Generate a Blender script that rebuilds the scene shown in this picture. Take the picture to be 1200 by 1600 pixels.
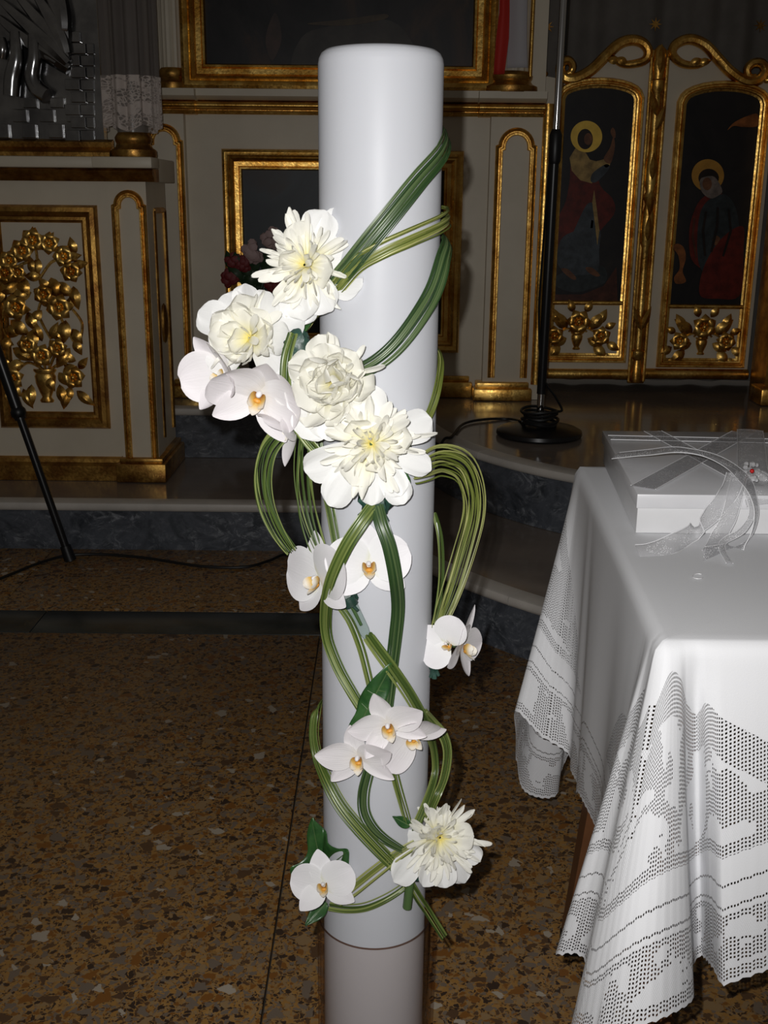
import bpy, bmesh, math, random
from mathutils import Vector, Matrix
for _o in list(bpy.data.objects): bpy.data.objects.remove(_o, do_unlink=True)
SC = bpy.context.scene
COL = SC.collection
PI = math.pi
# ------------------------------------------------------------------ camera
CAM = Vector((0, 0, 1.2)); PITCH = math.radians(16.3); ROLL = math.radians(0.55); F = 1700.0
cd = bpy.data.cameras.new('camera'); cam = bpy.data.objects.new('camera', cd); COL.objects.link(cam)
cd.sensor_fit = 'VERTICAL'; cd.sensor_height = 36.0; cd.sensor_width = 27.0; cd.lens = F / 1600 * 36
cd.clip_start = 0.02; cd.clip_end = 60
CM = Matrix.Rotation(PI/2 - PITCH, 3, 'X') @ Matrix.Rotation(ROLL, 3, 'Z')
cam.matrix_world = Matrix.Translation(CAM) @ CM.to_4x4()
SC.camera = cam
# ------------------------------------------------------------------ light
SC.view_settings.view_transform = 'Standard'; SC.view_settings.look = 'None'
SC.view_settings.exposure = 0.0; SC.view_settings.gamma = 1.0; SC.view_settings.use_curve_mapping = False
wd = bpy.data.worlds.new('church_interior'); SC.world = wd; wd.use_nodes = True
wd.node_tree.nodes['Background'].inputs[0].default_value = (1.0, 0.90, 0.78, 1)
wd.node_tree.nodes['Background'].inputs[1].default_value = 0.040
def lamp(name, kind, loc, power, col=(1, 1, 1), size=0.01):
    l = bpy.data.lights.new(name, kind); l.energy = power; l.color = col
    if kind == 'AREA': l.size = size
    else: l.shadow_soft_size = size
    o = bpy.data.objects.new(name, l); o.location = loc; COL.objects.link(o); return o
FLASH = lamp('camera_flash', 'SPOT', CAM + CM @ Vector((-0.027, 0.034, 0.0)), 66, (1, 0.985, 0.97), 0.0045)
FLASH.data.spot_size = math.radians(100); FLASH.data.spot_blend = 1.0          # a flash beam falls off towards its rim
FLASH.rotation_euler = (PI/2 - PITCH + math.radians(2), 0, 0)

def ray(px, py): return CM @ Vector(((px - 600) / F, -(py - 800) / F, -1))
def at(px, py, Y):
    r = ray(px, py); return CAM + r * (Y / r.y)
def atz(px, py, Z):
    r = ray(px, py); return CAM + r * ((Z - CAM.z) / r.z)
# ------------------------------------------------------------------ mesh helpers
def prop(o, label=None, cat=None, group=None, kind=None):
    if label: o['label'] = label
    if cat: o['category'] = cat
    if group: o['group'] = group
    if kind: o['kind'] = kind
    return o
def empty(name, loc=(0, 0, 0), label=None, cat=None, group=None, kind=None, rot=None):
    o = bpy.data.objects.new(name, None); o.empty_display_size = 0.05
    if rot is not None: o.matrix_basis = Matrix.Translation(Vector(loc)) @ rot.to_4x4()
    else: o.location = loc
    COL.objects.link(o); return prop(o, label, cat, group, kind)
def link(name, me, parent=None, M=None):
    o = bpy.data.objects.new(name, me); COL.objects.link(o)
    if parent is not None:
        o.parent = parent
    if M is not None: o.matrix_basis = M
    return o
class MB:
    """collects vertices and faces for one mesh; coordinates are world (or local when built so)"""
    def __init__(s): s.v = []; s.f = []; s.uv = []; s.mi = []; s.cur = 0
    def add(s, vs, fs, uvs=None):
        b = len(s.v); s.v += [tuple(p) for p in vs]
        s.uv += (uvs if uvs else [(0, 0)] * len(vs))
        for f in fs: s.f.append(tuple(i + b for i in f)); s.mi.append(s.cur)
        return s
    def box(s, x0, x1, y0, y1, z0, z1, bev=0.0):
        bm = bmesh.new()
        vs = [bm.verts.new(p) for p in ((x0,y0,z0),(x1,y0,z0),(x1,y1,z0),(x0,y1,z0),(x0,y0,z1),(x1,y0,z1),(x1,y1,z1),(x0,y1,z1))]
        for f in ((0,3,2,1),(4,5,6,7),(0,1,5,4),(1,2,6,5),(2,3,7,6),(3,0,4,7)): bm.faces.new([vs[i] for i in f])
        if bev > 0: bmesh.ops.bevel(bm, geom=list(bm.edges), offset=bev, segments=2, affect='EDGES', profile=0.5)
        bm.verts.index_update()
        s.add([v.co[:] for v in bm.verts], [[v.index for v in f.verts] for f in bm.faces]); bm.free(); return s
    def prism(s, poly, y0, y1, axis='y'):
        n = len(poly)
        if axis == 'y': vs = [(a, y0, b) for a, b in poly] + [(a, y1, b) for a, b in poly]
        elif axis == 'x': vs = [(y0, a, b) for a, b in poly] + [(y1, a, b) for a, b in poly]
        else: vs = [(a, b, y0) for a, b in poly] + [(a, b, y1) for a, b in poly]
        fs = [list(range(n)), list(range(2*n-1, n-1, -1))] + [[i, i+n, (i+1) % n + n, (i+1) % n] for i in range(n)]
        return s.add(vs, fs)
    def grid(s, fn, nu, nv, closeu=False):
        vs = []; uv = []
        for j in range(nv + 1):
            for i in range(nu + (0 if closeu else 1)):
                vs.append(tuple(fn(i / nu, j / nv))); uv.append((i / nu, j / nv))
        w = nu if closeu else nu + 1; fs = []
        for j in range(nv):
            for i in range(nu):
                a = j*w + i; b = j*w + (i + 1) % w
                fs.append((a, b, b + w, a + w))
        return s.add(vs, fs, uv)
    def lathe(s, prof, c, n=24, a0=0.0, a1=2*PI, axis='z', sq=1.0):
        full = abs(a1 - a0 - 2*PI) < 1e-6
        def fn(u, v):
            k = min(int(round(v * (len(prof) - 1))), len(prof) - 1); r, h = prof[k]; a = a0 + (a1 - a0) * u
            if axis == 'z': return (c[0] + r*math.cos(a), c[1] + r*math.sin(a)*sq, c[2] + h)
            return (c[0] + r*math.cos(a), c[1] + h, c[2] + r*math.sin(a))
        return s.grid(fn, n, len(prof) - 1, closeu=full)
    def tube(s, pts, rad, n=8, flat=1.0, caps=True):
        pts = [Vector(p) for p in pts]; m = len(pts); vs = []; uv = []; fs = []
        N = None
        for i, p in enumerate(pts):
            T = (pts[min(i+1, m-1)] - pts[max(i-1, 0)]).normalized()
            if N is None:
                N = T.cross(Vector((0, 1, 0)));  N = N if N.length > 0.05 else T.cross(Vector((1, 0, 0)))
            N = (N - T * N.dot(T)).normalized(); B = T.cross(N)
            r = rad[i] if isinstance(rad, (list, tuple)) else rad
            for k in range(n):
                a = 2*PI*k/n; vs.append(tuple(p + N*(r*math.cos(a)) + B*(r*flat*math.sin(a)))); uv.append((k/n, i/(m-1)))
        for i in range(m-1):
            for k in range(n):
                fs.append((i*n+k, i*n+(k+1) % n, (i+1)*n+(k+1) % n, (i+1)*n+k))
        if caps: fs.append(tuple(range(n-1, -1, -1))); fs.append(tuple((m-1)*n + k for k in range(n)))
        return s.add(vs, fs, uv)
    def ball(s, c, r, n=10, m=6, sc=(1, 1, 1), rot=None):
        def fn(u, v):
            a = 2*PI*u; b = -PI/2 + PI*v
            p = Vector((sc[0]*r*math.cos(b)*math.cos(a), sc[1]*r*math.cos(b)*math.sin(a), sc[2]*r*math.sin(b)))
            if rot is not None: p = rot @ p
            return Vector(c) + p
        return s.grid(fn, n, m, closeu=True)
    def sweep(s, path, prof, Y, closed=True):
        """moulding: path of (x,z) in a wall plane, profile of (offset to the left, height towards -y)"""
        m = len(path); P = [Vector(p) for p in path]; vs = []; fs = []; n = len(prof)
        for i in range(m):
            a = P[i-1] if (closed or i > 0) else None; b = P[(i+1) % m] if (closed or i < m-1) else None
            d0 = (P[i] - a).normalized() if a is not None else None
            d1 = (b - P[i]).normalized() if b is not None else None
            if d0 is None: d0 = d1
            if d1 is None: d1 = d0
            n0 = Vector((-d0.y, d0.x)); n1 = Vector((-d1.y, d1.x)); bis = (n0 + n1)
            bis = bis.normalized() if bis.length > 1e-4 else n0
            k = 1 / max(0.35, bis.dot(n0))
            for o, h in prof: vs.append((P[i].x + bis.x*o*k, Y - h, P[i].y + bis.y*o*k))
        for i in range(m if closed else m-1):
            j = (i+1) % m
            for k in range(n-1): fs.append((i*n+k, i*n+k+1, j*n+k+1, j*n+k))
        if not closed:
            fs.append(tuple(range(n))); fs.append(tuple((m-1)*n + k for k in range(n-1, -1, -1)))
        return s.add(vs, fs)
    def mesh(s, name, mats, smooth=True, angle=40):
        me = bpy.data.meshes.new(name); me.from_pydata(s.v, [], s.f)
        for m in (mats if isinstance(mats, (list, tuple)) else [mats]): me.materials.append(m)
        if any(s.mi): me.polygons.foreach_set('material_index', s.mi)
        l = me.uv_layers.new(name='UVMap')
        flat = []
        for lp in me.loops: flat += s.uv[lp.vertex_index]
        l.data.foreach_set('uv', flat)
        bm = bmesh.new(); bm.from_mesh(me); bmesh.ops.recalc_face_normals(bm, faces=list(bm.faces)); bm.to_mesh(me); bm.free()
        if smooth:
            me.polygons.foreach_set('use_smooth', [True] * len(me.polygons))
            try: me.set_sharp_from_angle(angle=math.radians(angle))
            except Exception: pass
        me.update(); return me
    def build(s, name, mats, parent=None, smooth=True, angle=40, M=None):
        if parent is not None and M is None:      # world coordinates -> parent's space
            pm = parent.matrix_basis.copy(); q = parent.parent
            while q is not None: pm = q.matrix_basis @ pm; q = q.parent
            inv = pm.inverted(); s.v = [tuple(inv @ Vector(p)) for p in s.v]
        return link(name, s.mesh(name, mats, smooth, angle), parent, M)
def crom(pts, n, closed=False):
    P = [Vector(p) for p in pts]; m = len(P); out = []
    segs = m if closed else m - 1
    for k in range(n + (0 if closed else 1)):
        t = k / n * segs; i = min(int(t), segs - 1); f = t - i
        g = lambda q: P[q % m] if closed else P[max(0, min(m-1, q))]
        a, b, c, d = g(i-1), g(i), g(i+1), g(i+2)
        out.append(0.5*((2*b) + (c-a)*f + (2*a-5*b+4*c-d)*f*f + (3*b-a-3*c+d)*f*f*f))
    return out
# ------------------------------------------------------------------ materials
class NT:
    def __init__(s, name):
        s.m = bpy.data.materials.new(name); s.m.use_nodes = True; s.t = s.m.node_tree; s.n = s.t.nodes
        s.b = s.n['Principled BSDF']; s.out = s.n['Material Output']
    def new(s, t, **k):
        q = s.n.new(t)
        for a, v in k.items(): setattr(q, a, v)
        return q
    def ln(s, a, b): s.t.links.new(a, b)
    def set(s, **k):
        for a, v in k.items():
            i = s.b.inputs[a.replace('_', ' ')]
            i.default_value = (tuple(v) + (1,)) if isinstance(v, tuple) and len(v) == 3 else v
        return s
    def coord(s, out='Object', scale=(1, 1, 1)):
        c = s.new('ShaderNodeTexCoord'); mp = s.new('ShaderNodeMapping'); mp.inputs['Scale'].default_value = scale
        s.ln(c.outputs[out], mp.inputs[0]); return mp.outputs[0]
    def noise(s, vec, scale, detail=4, rough=0.55, dist=0.0):
        q = s.new('ShaderNodeTexNoise'); q.inputs['Scale'].default_value = scale; q.inputs['Detail'].default_value = detail
        q.inputs['Roughness'].default_value = rough; q.inputs['Distortion'].default_value = dist
        s.ln(vec, q.inputs['Vector']); return q
    def ramp(s, fac, stops, interp='LINEAR'):
        q = s.new('ShaderNodeValToRGB'); e = q.color_ramp.elements; q.color_ramp.interpolation = interp
        while len(e) < len(stops): e.new(0.5)
        for i, (p, c) in enumerate(stops): e[i].position = p; e[i].color = tuple(c) + (1,) if len(c) == 3 else c
        s.ln(fac, q.inputs[0]); return q.outputs[0]
    def math(s, op, a, b=None, c=None):
        q = s.new('ShaderNodeMath', operation=op)
        for i, x in enumerate((a, b, c)):
            if x is None: continue
            if isinstance(x, (int, float)): q.inputs[i].default_value = x
            else: s.ln(x, q.inputs[i])
        return q.outputs[0]
    def mix(s, fac, a, b, mode='MIX'):
        q = s.new('ShaderNodeMix', data_type='RGBA', blend_type=mode)
        for idx, x in ((0, fac), (6, a), (7, b)):
            if isinstance(x, (int, float)): q.inputs[idx].default_value = x
            elif isinstance(x, tuple): q.inputs[idx].default_value = x + (1,) if len(x) == 3 else x
            else: s.ln(x, q.inputs[idx])
        return q.outputs[2]
    def bump(s, h, strength=0.2, dist=0.002):
        q = s.new('ShaderNodeBump'); q.inputs['Strength'].default_value = strength; q.inputs['Distance'].default_value = dist
        s.ln(h, q.inputs['Height']); s.ln(q.outputs[0], s.b.inputs['Normal']); return q
    def color(s, c): s.ln(c, s.b.inputs['Base Color']); return s
def plain(name, col, rough=0.5, metal=0.0, col2=None, nscale=20, bstr=0.0, bscale=80, spec=0.5):
    t = NT(name); t.set(Base_Color=col, Roughness=rough, Metallic=metal); t.b.inputs['Specular IOR Level'].default_value = spec
    if col2 or bstr: v = t.coord()
    if col2:
        n = t.noise(v, nscale, 5, 0.6); t.color(t.mix(t.ramp(n.outputs[0], [(0.35, (0,0,0)), (0.65, (1,1,1))]), col, col2))
    if bstr: t.bump(t.noise(v, bscale, 3).outputs[0], bstr, 0.002)
    return t.m
M = {}
def mk_gold(name, c1, c2, r):
    t = NT(name); v = t.coord(); n = t.noise(v, 14, 6, 0.62); n2 = t.noise(v, 90, 3, 0.6)
    t.color(t.mix(t.ramp(n.outputs[0], [(0.38, (0,0,0)), (0.62, (1,1,1))]), c1, c2)); t.set(Metallic=1.0)
    t.ln(t.ramp(n2.outputs[0], [(0.3, (r-0.07,)*3), (0.75, (r+0.16,)*3)]), t.b.inputs['Roughness'])
    t.bump(n2.outputs[0], 0.25, 0.003); return t.m
M['gold'] = mk_gold('gilded_wood', (0.95, 0.62, 0.18), (0.60, 0.30, 0.055), 0.31)
M['gold_dark'] = mk_gold('worn_gilding', (0.62, 0.36, 0.09), (0.30, 0.14, 0.035), 0.38)
M['silver'] = plain('embossed_silver', (0.50, 0.50, 0.50), 0.20, 1.0, (0.26, 0.26, 0.27), 9, 0.12, 40)
M['cream'] = plain('cream_painted_wood', (0.70, 0.63, 0.50), 0.45, 0, (0.62, 0.55, 0.43), 3, 0.06, 30)
M['white_stone'] = plain('white_marble_edge', (0.60, 0.56, 0.51), 0.3, 0, (0.48, 0.45, 0.41), 6)
M['tread'] = plain('polished_brown_marble', (0.20, 0.165, 0.14), 0.13, 0, (0.27, 0.22, 0.18), 4)
def mk_marble():
    t = NT('dark_veined_marble'); v = t.coord('Object', (1, 1, 1.5)); w = t.noise(v, 4.0, 6, 0.65, 1.6); n = t.noise(v, 13, 9, 0.78, 2.2); n3 = t.noise(v, 5, 4, 0.6, 1.0)
    a = t.ramp(w.outputs[0], [(0.34, (0.030, 0.036, 0.045)), (0.55, (0.095, 0.105, 0.125)), (0.70, (0.045, 0.052, 0.062))])
    b = t.math('MULTIPLY', t.ramp(n.outputs[0], [(0.50, (0, 0, 0)), (0.64, (1, 1, 1))]), t.ramp(n3.outputs[0], [(0.42, (0.15,)*3), (0.62, (1, 1, 1))]))
    t.color(t.mix(t.math('MULTIPLY', b, 0.85), a, (0.34, 0.36, 0.39))); t.set(Roughness=0.34); return t.m
M['marble'] = mk_marble()
M['band'] = plain('dark_green_marble', (0.030, 0.036, 0.035), 0.25, 0, (0.05, 0.056, 0.052), 9)
def mk_terrazzo():
    t = NT('terrazzo'); v = t.coord()
    wob = t.noise(v, 45, 4, 0.6); mv = t.new('ShaderNodeVectorMath', operation='MULTIPLY_ADD')
    t.ln(wob.outputs['Color'], mv.inputs[0]); mv.inputs[1].default_value = (0.022, 0.022, 0.0); t.ln(v, mv.inputs[2])
    def chips(scale, cut, soft, keep, stops, off):
        sh = t.new('ShaderNodeVectorMath', operation='ADD'); t.ln(mv.outputs[0], sh.inputs[0]); sh.inputs[1].default_value = off
        q = t.new('ShaderNodeTexVoronoi', feature='F1', voronoi_dimensions='2D'); e = t.new('ShaderNodeTexVoronoi', feature='DISTANCE_TO_EDGE', voronoi_dimensions='2D')
        for k in (q, e): k.inputs['Scale'].default_value = scale; t.ln(sh.outputs[0], k.inputs['Vector'])
        c = t.new('ShaderNodeSeparateColor'); t.ln(q.outputs['Color'], c.inputs[0])
        m = t.math('MULTIPLY', t.ramp(e.outputs['Distance'], [(cut, (0,0,0)), (cut + soft, (1,1,1))]), t.math('LESS_THAN', c.outputs[1], keep))
        return m, t.ramp(c.outputs[0], stops, 'CONSTANT')
    base = t.ramp(t.noise(v, 70, 4).outputs[0], [(0.3, (0.27, 0.14, 0.042)), (0.7, (0.42, 0.235, 0.075))])
    brown, rust, dark, grey, tan, pale, ochre = (0.10, 0.054, 0.028), (0.23, 0.09, 0.017), (0.034, 0.022, 0.018), (0.185, 0.145, 0.11), (0.31, 0.20, 0.095), (0.45, 0.39, 0.31), (0.37, 0.19, 0.048)
    c = base
    for args in ((230, 0.10, 0.06, 0.75, [(0, dark), (0.16, brown), (0.38, ochre), (0.55, grey), (0.7, tan), (0.88, rust)], (0, 0, 0)),
                 (115, 0.09, 0.04, 0.62, [(0, dark), (0.20, grey), (0.38, brown), (0.55, ochre), (0.68, tan), (0.80, rust), (0.90, grey)], (3.1, 1.7, 0)),
                 (62, 0.12, 0.04, 0.34, [(0, brown), (0.16, grey), (0.36, tan), (0.52, dark), (0.64, rust), (0.78, grey), (0.955, pale)], (7.3, 4.1, 0)),
                 (34, 0.17, 0.04, 0.16, [(0, grey), (0.22, rust), (0.40, tan), (0.55, brown), (0.70, grey), (0.88, pale)], (1.9, 8.8, 0))):
        m, col = chips(*args); c = t.mix(m, c, col)
    lo = t.noise(v, 1.6, 3); c = t.mix(t.ramp(lo.outputs[0], [(0.3, (0.0,)*3), (0.7, (0.3,)*3)]), c, (0.17, 0.09, 0.03))
    t.color(c); t.set(Roughness=0.38); return t.m
M['terrazzo'] = mk_terrazzo()
M['grout'] = plain('joint_filler', (0.05, 0.04, 0.03), 0.8)
M['black'] = plain('black_plastic', (0.006, 0.006, 0.007), 0.42)
M['blackm'] = plain('black_painted_metal', (0.008, 0.008, 0.009), 0.33)
M['cable'] = plain('black_rubber_cable', (0.007, 0.007, 0.007), 0.5)
M['chrome'] = plain('chrome', (0.75, 0.75, 0.76), 0.12, 1.0)
M['wood'] = plain('brown_table_wood', (0.17, 0.07, 0.028), 0.4, 0, (0.11, 0.045, 0.018), 8)
M['curtain'] = plain('dark_grey_curtain', (0.17, 0.155, 0.14), 0.85, 0, (0.14, 0.128, 0.115), 12)
M['red'] = plain('red_cloth', (0.52, 0.028, 0.018), 0.7)
M['whitecloth'] = plain('pale_cloth', (0.50, 0.48, 0.50), 0.8)
# wax
t = NT('white_wax'); t.set(Base_Color=(0.45, 0.458, 0.485), Roughness=0.42); t.b.inputs['Specular IOR Level'].default_value = 0.16; t.b.inputs['Subsurface Weight'].default_value = 0.25
t.b.inputs['Subsurface Radius'].default_value = (0.012, 0.011, 0.010); t.b.inputs['Subsurface Scale'].default_value = 0.6
t.bump(t.noise(t.coord(), 22, 2).outputs[0], 0.06, 0.004); M['wax'] = t.m
# thin clear glass / plastic
def mk_clear(name, tint, fres=1.4, rough=0.03):
    t = NT(name); t.n.remove(t.b); tr = t.new('ShaderNodeBsdfTransparent'); tr.inputs[0].default_value = tint + (1,); edge_tint = tuple(k**9*0.78 for k in tint)
    gl = t.new('ShaderNodeBsdfGlossy'); gl.inputs['Roughness'].default_value = rough; gl.inputs[0].default_value = (0.9, 0.9, 0.9, 1)
    lw = t.new('ShaderNodeLayerWeight'); lw.inputs[0].default_value = 0.5; fo = t.math('MULTIPLY_ADD', t.math('POWER', lw.outputs['Facing'], 4.0), 0.35*fres/1.4, 0.03); mx = t.new('ShaderNodeMixShader')
    t.ln(t.mix(t.math('POWER', lw.outputs['Facing'], 5.0), tint, edge_tint), tr.inputs[0]); t.ln(fo, mx.inputs[0]); t.ln(tr.outputs[0], mx.inputs[1]); t.ln(gl.outputs[0], mx.inputs[2]); t.ln(mx.outputs[0], t.out.inputs[0]); return t.m
M['glass'] = mk_clear('clear_glass', (0.992, 0.968, 0.955))
M['rimglass'] = mk_clear('glass_rim', (0.72, 0.62, 0.57))
M['clearplastic'] = mk_clear('clear_plastic', (0.86, 0.90, 0.88), 1.5, 0.06)
def mk_petal(name, base, mid, tip, p1, p2, trans=0.25, vein=0.0):
    t = NT(name); uv = t.new('ShaderNodeUVMap'); sp = t.new('ShaderNodeSeparateXYZ'); t.ln(uv.outputs[0], sp.inputs[0])
    c = t.ramp(sp.outputs[1], [(0.0, base), (p1, mid), (p2, tip)])
    if vein:
        w = t.new('ShaderNodeTexNoise'); mp = t.new('ShaderNodeMapping'); mp.inputs['Scale'].default_value = (26, 1.5, 1); t.ln(uv.outputs[0], mp.inputs[0]); t.ln(mp.outputs[0], w.inputs['Vector']); w.inputs['Scale'].default_value = 1.0
        q = t.bump(w.outputs[0], vein, 0.0012)
    t.color(c); t.set(Roughness=0.5); t.b.inputs['Specular IOR Level'].default_value = 0.3
    tl = t.new('ShaderNodeBsdfTranslucent'); t.ln(c, tl.inputs[0]); mx = t.new('ShaderNodeMixShader'); mx.inputs[0].default_value = trans
    t.ln(t.b.outputs[0], mx.inputs[1]); t.ln(tl.outputs[0], mx.inputs[2]); t.ln(mx.outputs[0], t.out.inputs[0]); return t.m
M['guard'] = mk_petal('peony_guard_petal', (0.82, 0.80, 0.50), (0.86, 0.855, 0.80), (0.86, 0.86, 0.85), 0.2, 0.5, 0.36, 0.25)
M['inner'] = mk_petal('peony_inner_petal', (0.92, 0.82, 0.26), (0.90, 0.868, 0.64), (0.89, 0.878, 0.81), 0.26, 0.62, 0.40, 0.12)
M['orchid'] = mk_petal('orchid_petal', (0.74, 0.74, 0.62), (0.80, 0.80, 0.80), (0.82, 0.80, 0.82), 0.12, 0.85, 0.25, 0.2)
M['orchid_pink'] = mk_petal('orchid_petal_blush', (0.78, 0.74, 0.68), (0.83, 0.81, 0.81), (0.83, 0.79, 0.81), 0.2, 0.8, 0.25, 0.3)
M['lip'] = mk_petal('orchid_lip', (0.30, 0.10, 0.02), (0.62, 0.42, 0.12), (0.78, 0.74, 0.66), 0.4, 0.75, 0.15)
def mk_grass(name, a, b, c):
    t = NT(name); uv = t.new('ShaderNodeUVMap'); oi = t.new('ShaderNodeObjectInfo')
    mp = t.new('ShaderNodeMapping'); mp.inputs['Scale'].default_value = (5, 0.7, 1); t.ln(uv.outputs[0], mp.inputs[0]); t.ln(oi.outputs['Random'], mp.inputs['Location'])
    n = t.noise(mp.outputs[0], 1.5, 3)
    v = t.math('ADD', t.math('MULTIPLY', n.outputs[0], 0.55), t.math('MULTIPLY', oi.outputs['Random'], 0.5))
    t.color(t.ramp(v, [(0.22, a), (0.5, b), (0.82, c)])); t.set(Roughness=0.36); return t.m
M['grass'] = mk_grass('lily_grass', (0.022, 0.046, 0.009), (0.062, 0.098, 0.018), (0.22, 0.25, 0.075))
M['grass_dark'] = mk_grass('dark_lily_grass', (0.010, 0.030, 0.009), (0.026, 0.056, 0.016), (0.10, 0.14, 0.055))
M['grass_light'] = mk_grass('pale_lily_grass', (0.045, 0.065, 0.010), (0.12, 0.145, 0.026), (0.34, 0.34, 0.13))
M['leaf'] = plain('glossy_green_leaf', (0.012, 0.048, 0.012), 0.33, 0, (0.028, 0.085, 0.02), 60, 0.25, 120)
M['tape'] = plain('green_florist_tape', (0.016, 0.055, 0.040), 0.45, 0, (0.009, 0.030, 0.020), 80, 0.3, 150)
M['stem'] = plain('flower_stem', (0.06, 0.11, 0.035), 0.45)
# ================================================================== SETTING
H1 = 0.175; H2 = 0.38
WY = 4.55                                         # face of the icon screen
def X(px, py=350, Y=WY): return at(px, py, Y).x
def Z(py, px=600, Y=WY): return at(px, py, Y).z
# ---- floor of terrazzo slabs with a dark marble band
floor = empty('floor', (0, 0, 0), 'polished brown terrazzo floor with a dark marble band', 'floor', kind='structure')
MB().box(-4, 4, -1.6, 4.5, -0.06, -0.012).build('screed', M['grout'], floor)
JX = [-3.2, -1.70, -0.178, 1.345, 2.87]
YB0 = atz(250, 990, 0).y; YB1 = atz(250, 955, 0).y; YD = atz(230, 861, 0).y
g = 0.0016
def slab(x0, x1, y0, y1, m):
    MB().box(x0 + g, x1 - g, y0 + g, y1 - g, -0.03, 0.0, 0.0012).build('slab', m, floor, angle=30)
for i in range(4):
    slab(JX[i], JX[i+1], -1.5, YB0 - 1.55 if False else 0.4, M['terrazzo'])
    slab(JX[i], JX[i+1], 0.4, YB0, M['terrazzo'])
    slab(JX[i] + 0.7, JX[i+1] + 0.7, YB0, YB1, M['band'])
    slab(JX[i] + 0.55, JX[i+1] + 0.55, YB1, YD + 0.3, M['terrazzo'])
# ---- two steps, straight at the left, bulging out as a rounded platform before the doors
EX = 1.22; EY = 4.26
def outline(yl, a, b, n=56):
    pts = [(-3.2, yl)]
    s0 = math.asin(min(1, (EY - yl) / b)); x0 = EX - a * math.cos(s0)
    k = -3.2
    while k < x0 - 0.75: k += 0.7; pts.append((k, yl)) if k < x0 - 0.2 else None
    for i in range(n + 1):
        th = s0 + (PI - 2*s0) * i / n
        pts.append((EX - a*math.cos(th), EY - b*math.sin(th)))
    pts.append((4.2, yl)); return pts
def offs(pts, d):
    out = []
    for i, p in enumerate(pts):
        a = Vector(pts[max(i-1, 0)]); b = Vector(pts[min(i+1, len(pts)-1)]); t = (b - a).normalized()
        out.append((p[0] - t.y*d, p[1] + t.x*d))          # positive d: into the platform
    return out
def dense(pts, step=0.06):
    out = [pts[0]]
    for a, b in zip(pts, pts[1:]):
        L = math.hypot(b[0]-a[0], b[1]-a[1]); n = max(1, int(L/step))
        out += [(a[0]+(b[0]-a[0])*k/n, a[1]+(b[1]-a[1])*k/n) for k in range(1, n+1)]
    return out
def stepped(label, pts, z0, z1, seg, ph):
    root = empty('altar_step', (0, 0, 0), label, 'step', kind='structure')
    P = dense(pts); L = [0]
    for a, b in zip(P, P[1:]): L.append(L[-1] + math.hypot(b[0]-a[0], b[1]-a[1]))
    prof = [(0.052, 0.0), (0.0, 0.0), (-0.007, -0.003), (-0.010, -0.010), (-0.010, -0.020), (-0.006, -0.028), (0.0, -0.031), (0.03, -0.031)]
    Q = [offs(P, o) for o, _ in prof]
    R0 = offs(P, 0.015); R1 = offs(P, 0.05)
    def pieces(segl, phase):
        i = 0; out = []
        while i < len(P) - 1:
            j = i + 1
            tgt = (math.floor((L[i] + phase) / segl + 1e-6) + 1) * segl - phase
            while j < len(P) - 1 and L[j] < tgt - 1e-6: j += 1
            out.append((i, j)); i = j
        return out
    for (i, j) in pieces(seg, ph):
        vs = []; n = len(prof)
        for k in range(i, j+1):
            e = 0.0012 if k == i else (-0.0012 if k == j else 0)
            tx = P[min(k+1, len(P)-1)][0] - P[max(k-1, 0)][0]; ty = P[min(k+1, len(P)-1)][1] - P[max(k-1, 0)][1]; tl = math.hypot(tx, ty)
            for m in range(n): vs.append((Q[m][k][0] + tx/tl*e, Q[m][k][1] + ty/tl*e, z1 + prof[m][1]))
        fs = [(a*n+m, a*n+m+1, (a+1)*n+m+1, (a+1)*n+m) for a in range(j-i) for m in range(n-1)]
        fs += [tuple(range(n)), tuple((j-i)*n + m for m in range(n-1, -1, -1))]
        MB().add(vs, fs).build('edge_slab', M['white_stone'], root)
    for (i, j) in pieces(seg*0.62, ph*0.5):
        vs = []
        for k in range(i, j+1):
            for (r, z) in ((R1, z0), (R0, z0), (R0, z1 - 0.030), (R1, z1 - 0.030)): vs.append((r[k][0], r[k][1], z))
        fs = [(a*4+m, a*4+(m+1) % 4, (a+1)*4+(m+1) % 4, (a+1)*4+m) for a in range(j-i) for m in range(4)]
        MB().add(vs, fs + [(0, 1, 2, 3), tuple((j-i)*4 + m for m in (3, 2, 1, 0))]).build('riser_panel', M['marble'], root)
    inn = offs(P, 0.045)
    poly = [(p[0], p[1]) for p in inn] + [(4.2, 5.6), (-3.2, 5.6)]
    MB().prism(poly, z0, z1 - 0.0015, 'z').build('tread', M['tread'], root, smooth=False)
    return root
Y1 = YD; Y2 = atz(310, 716, H1).y
stepped('lower marble step with dark veined riser and pale rounded edge', outline(Y1, 1.45, 1.93), 0.0, H1, 1.15, 0.55)
stepped('upper marble step with dark veined riser under the icon screen', outline(Y2, 1.11, 1.24), H1, H2, 1.05, 0.2)
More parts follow.
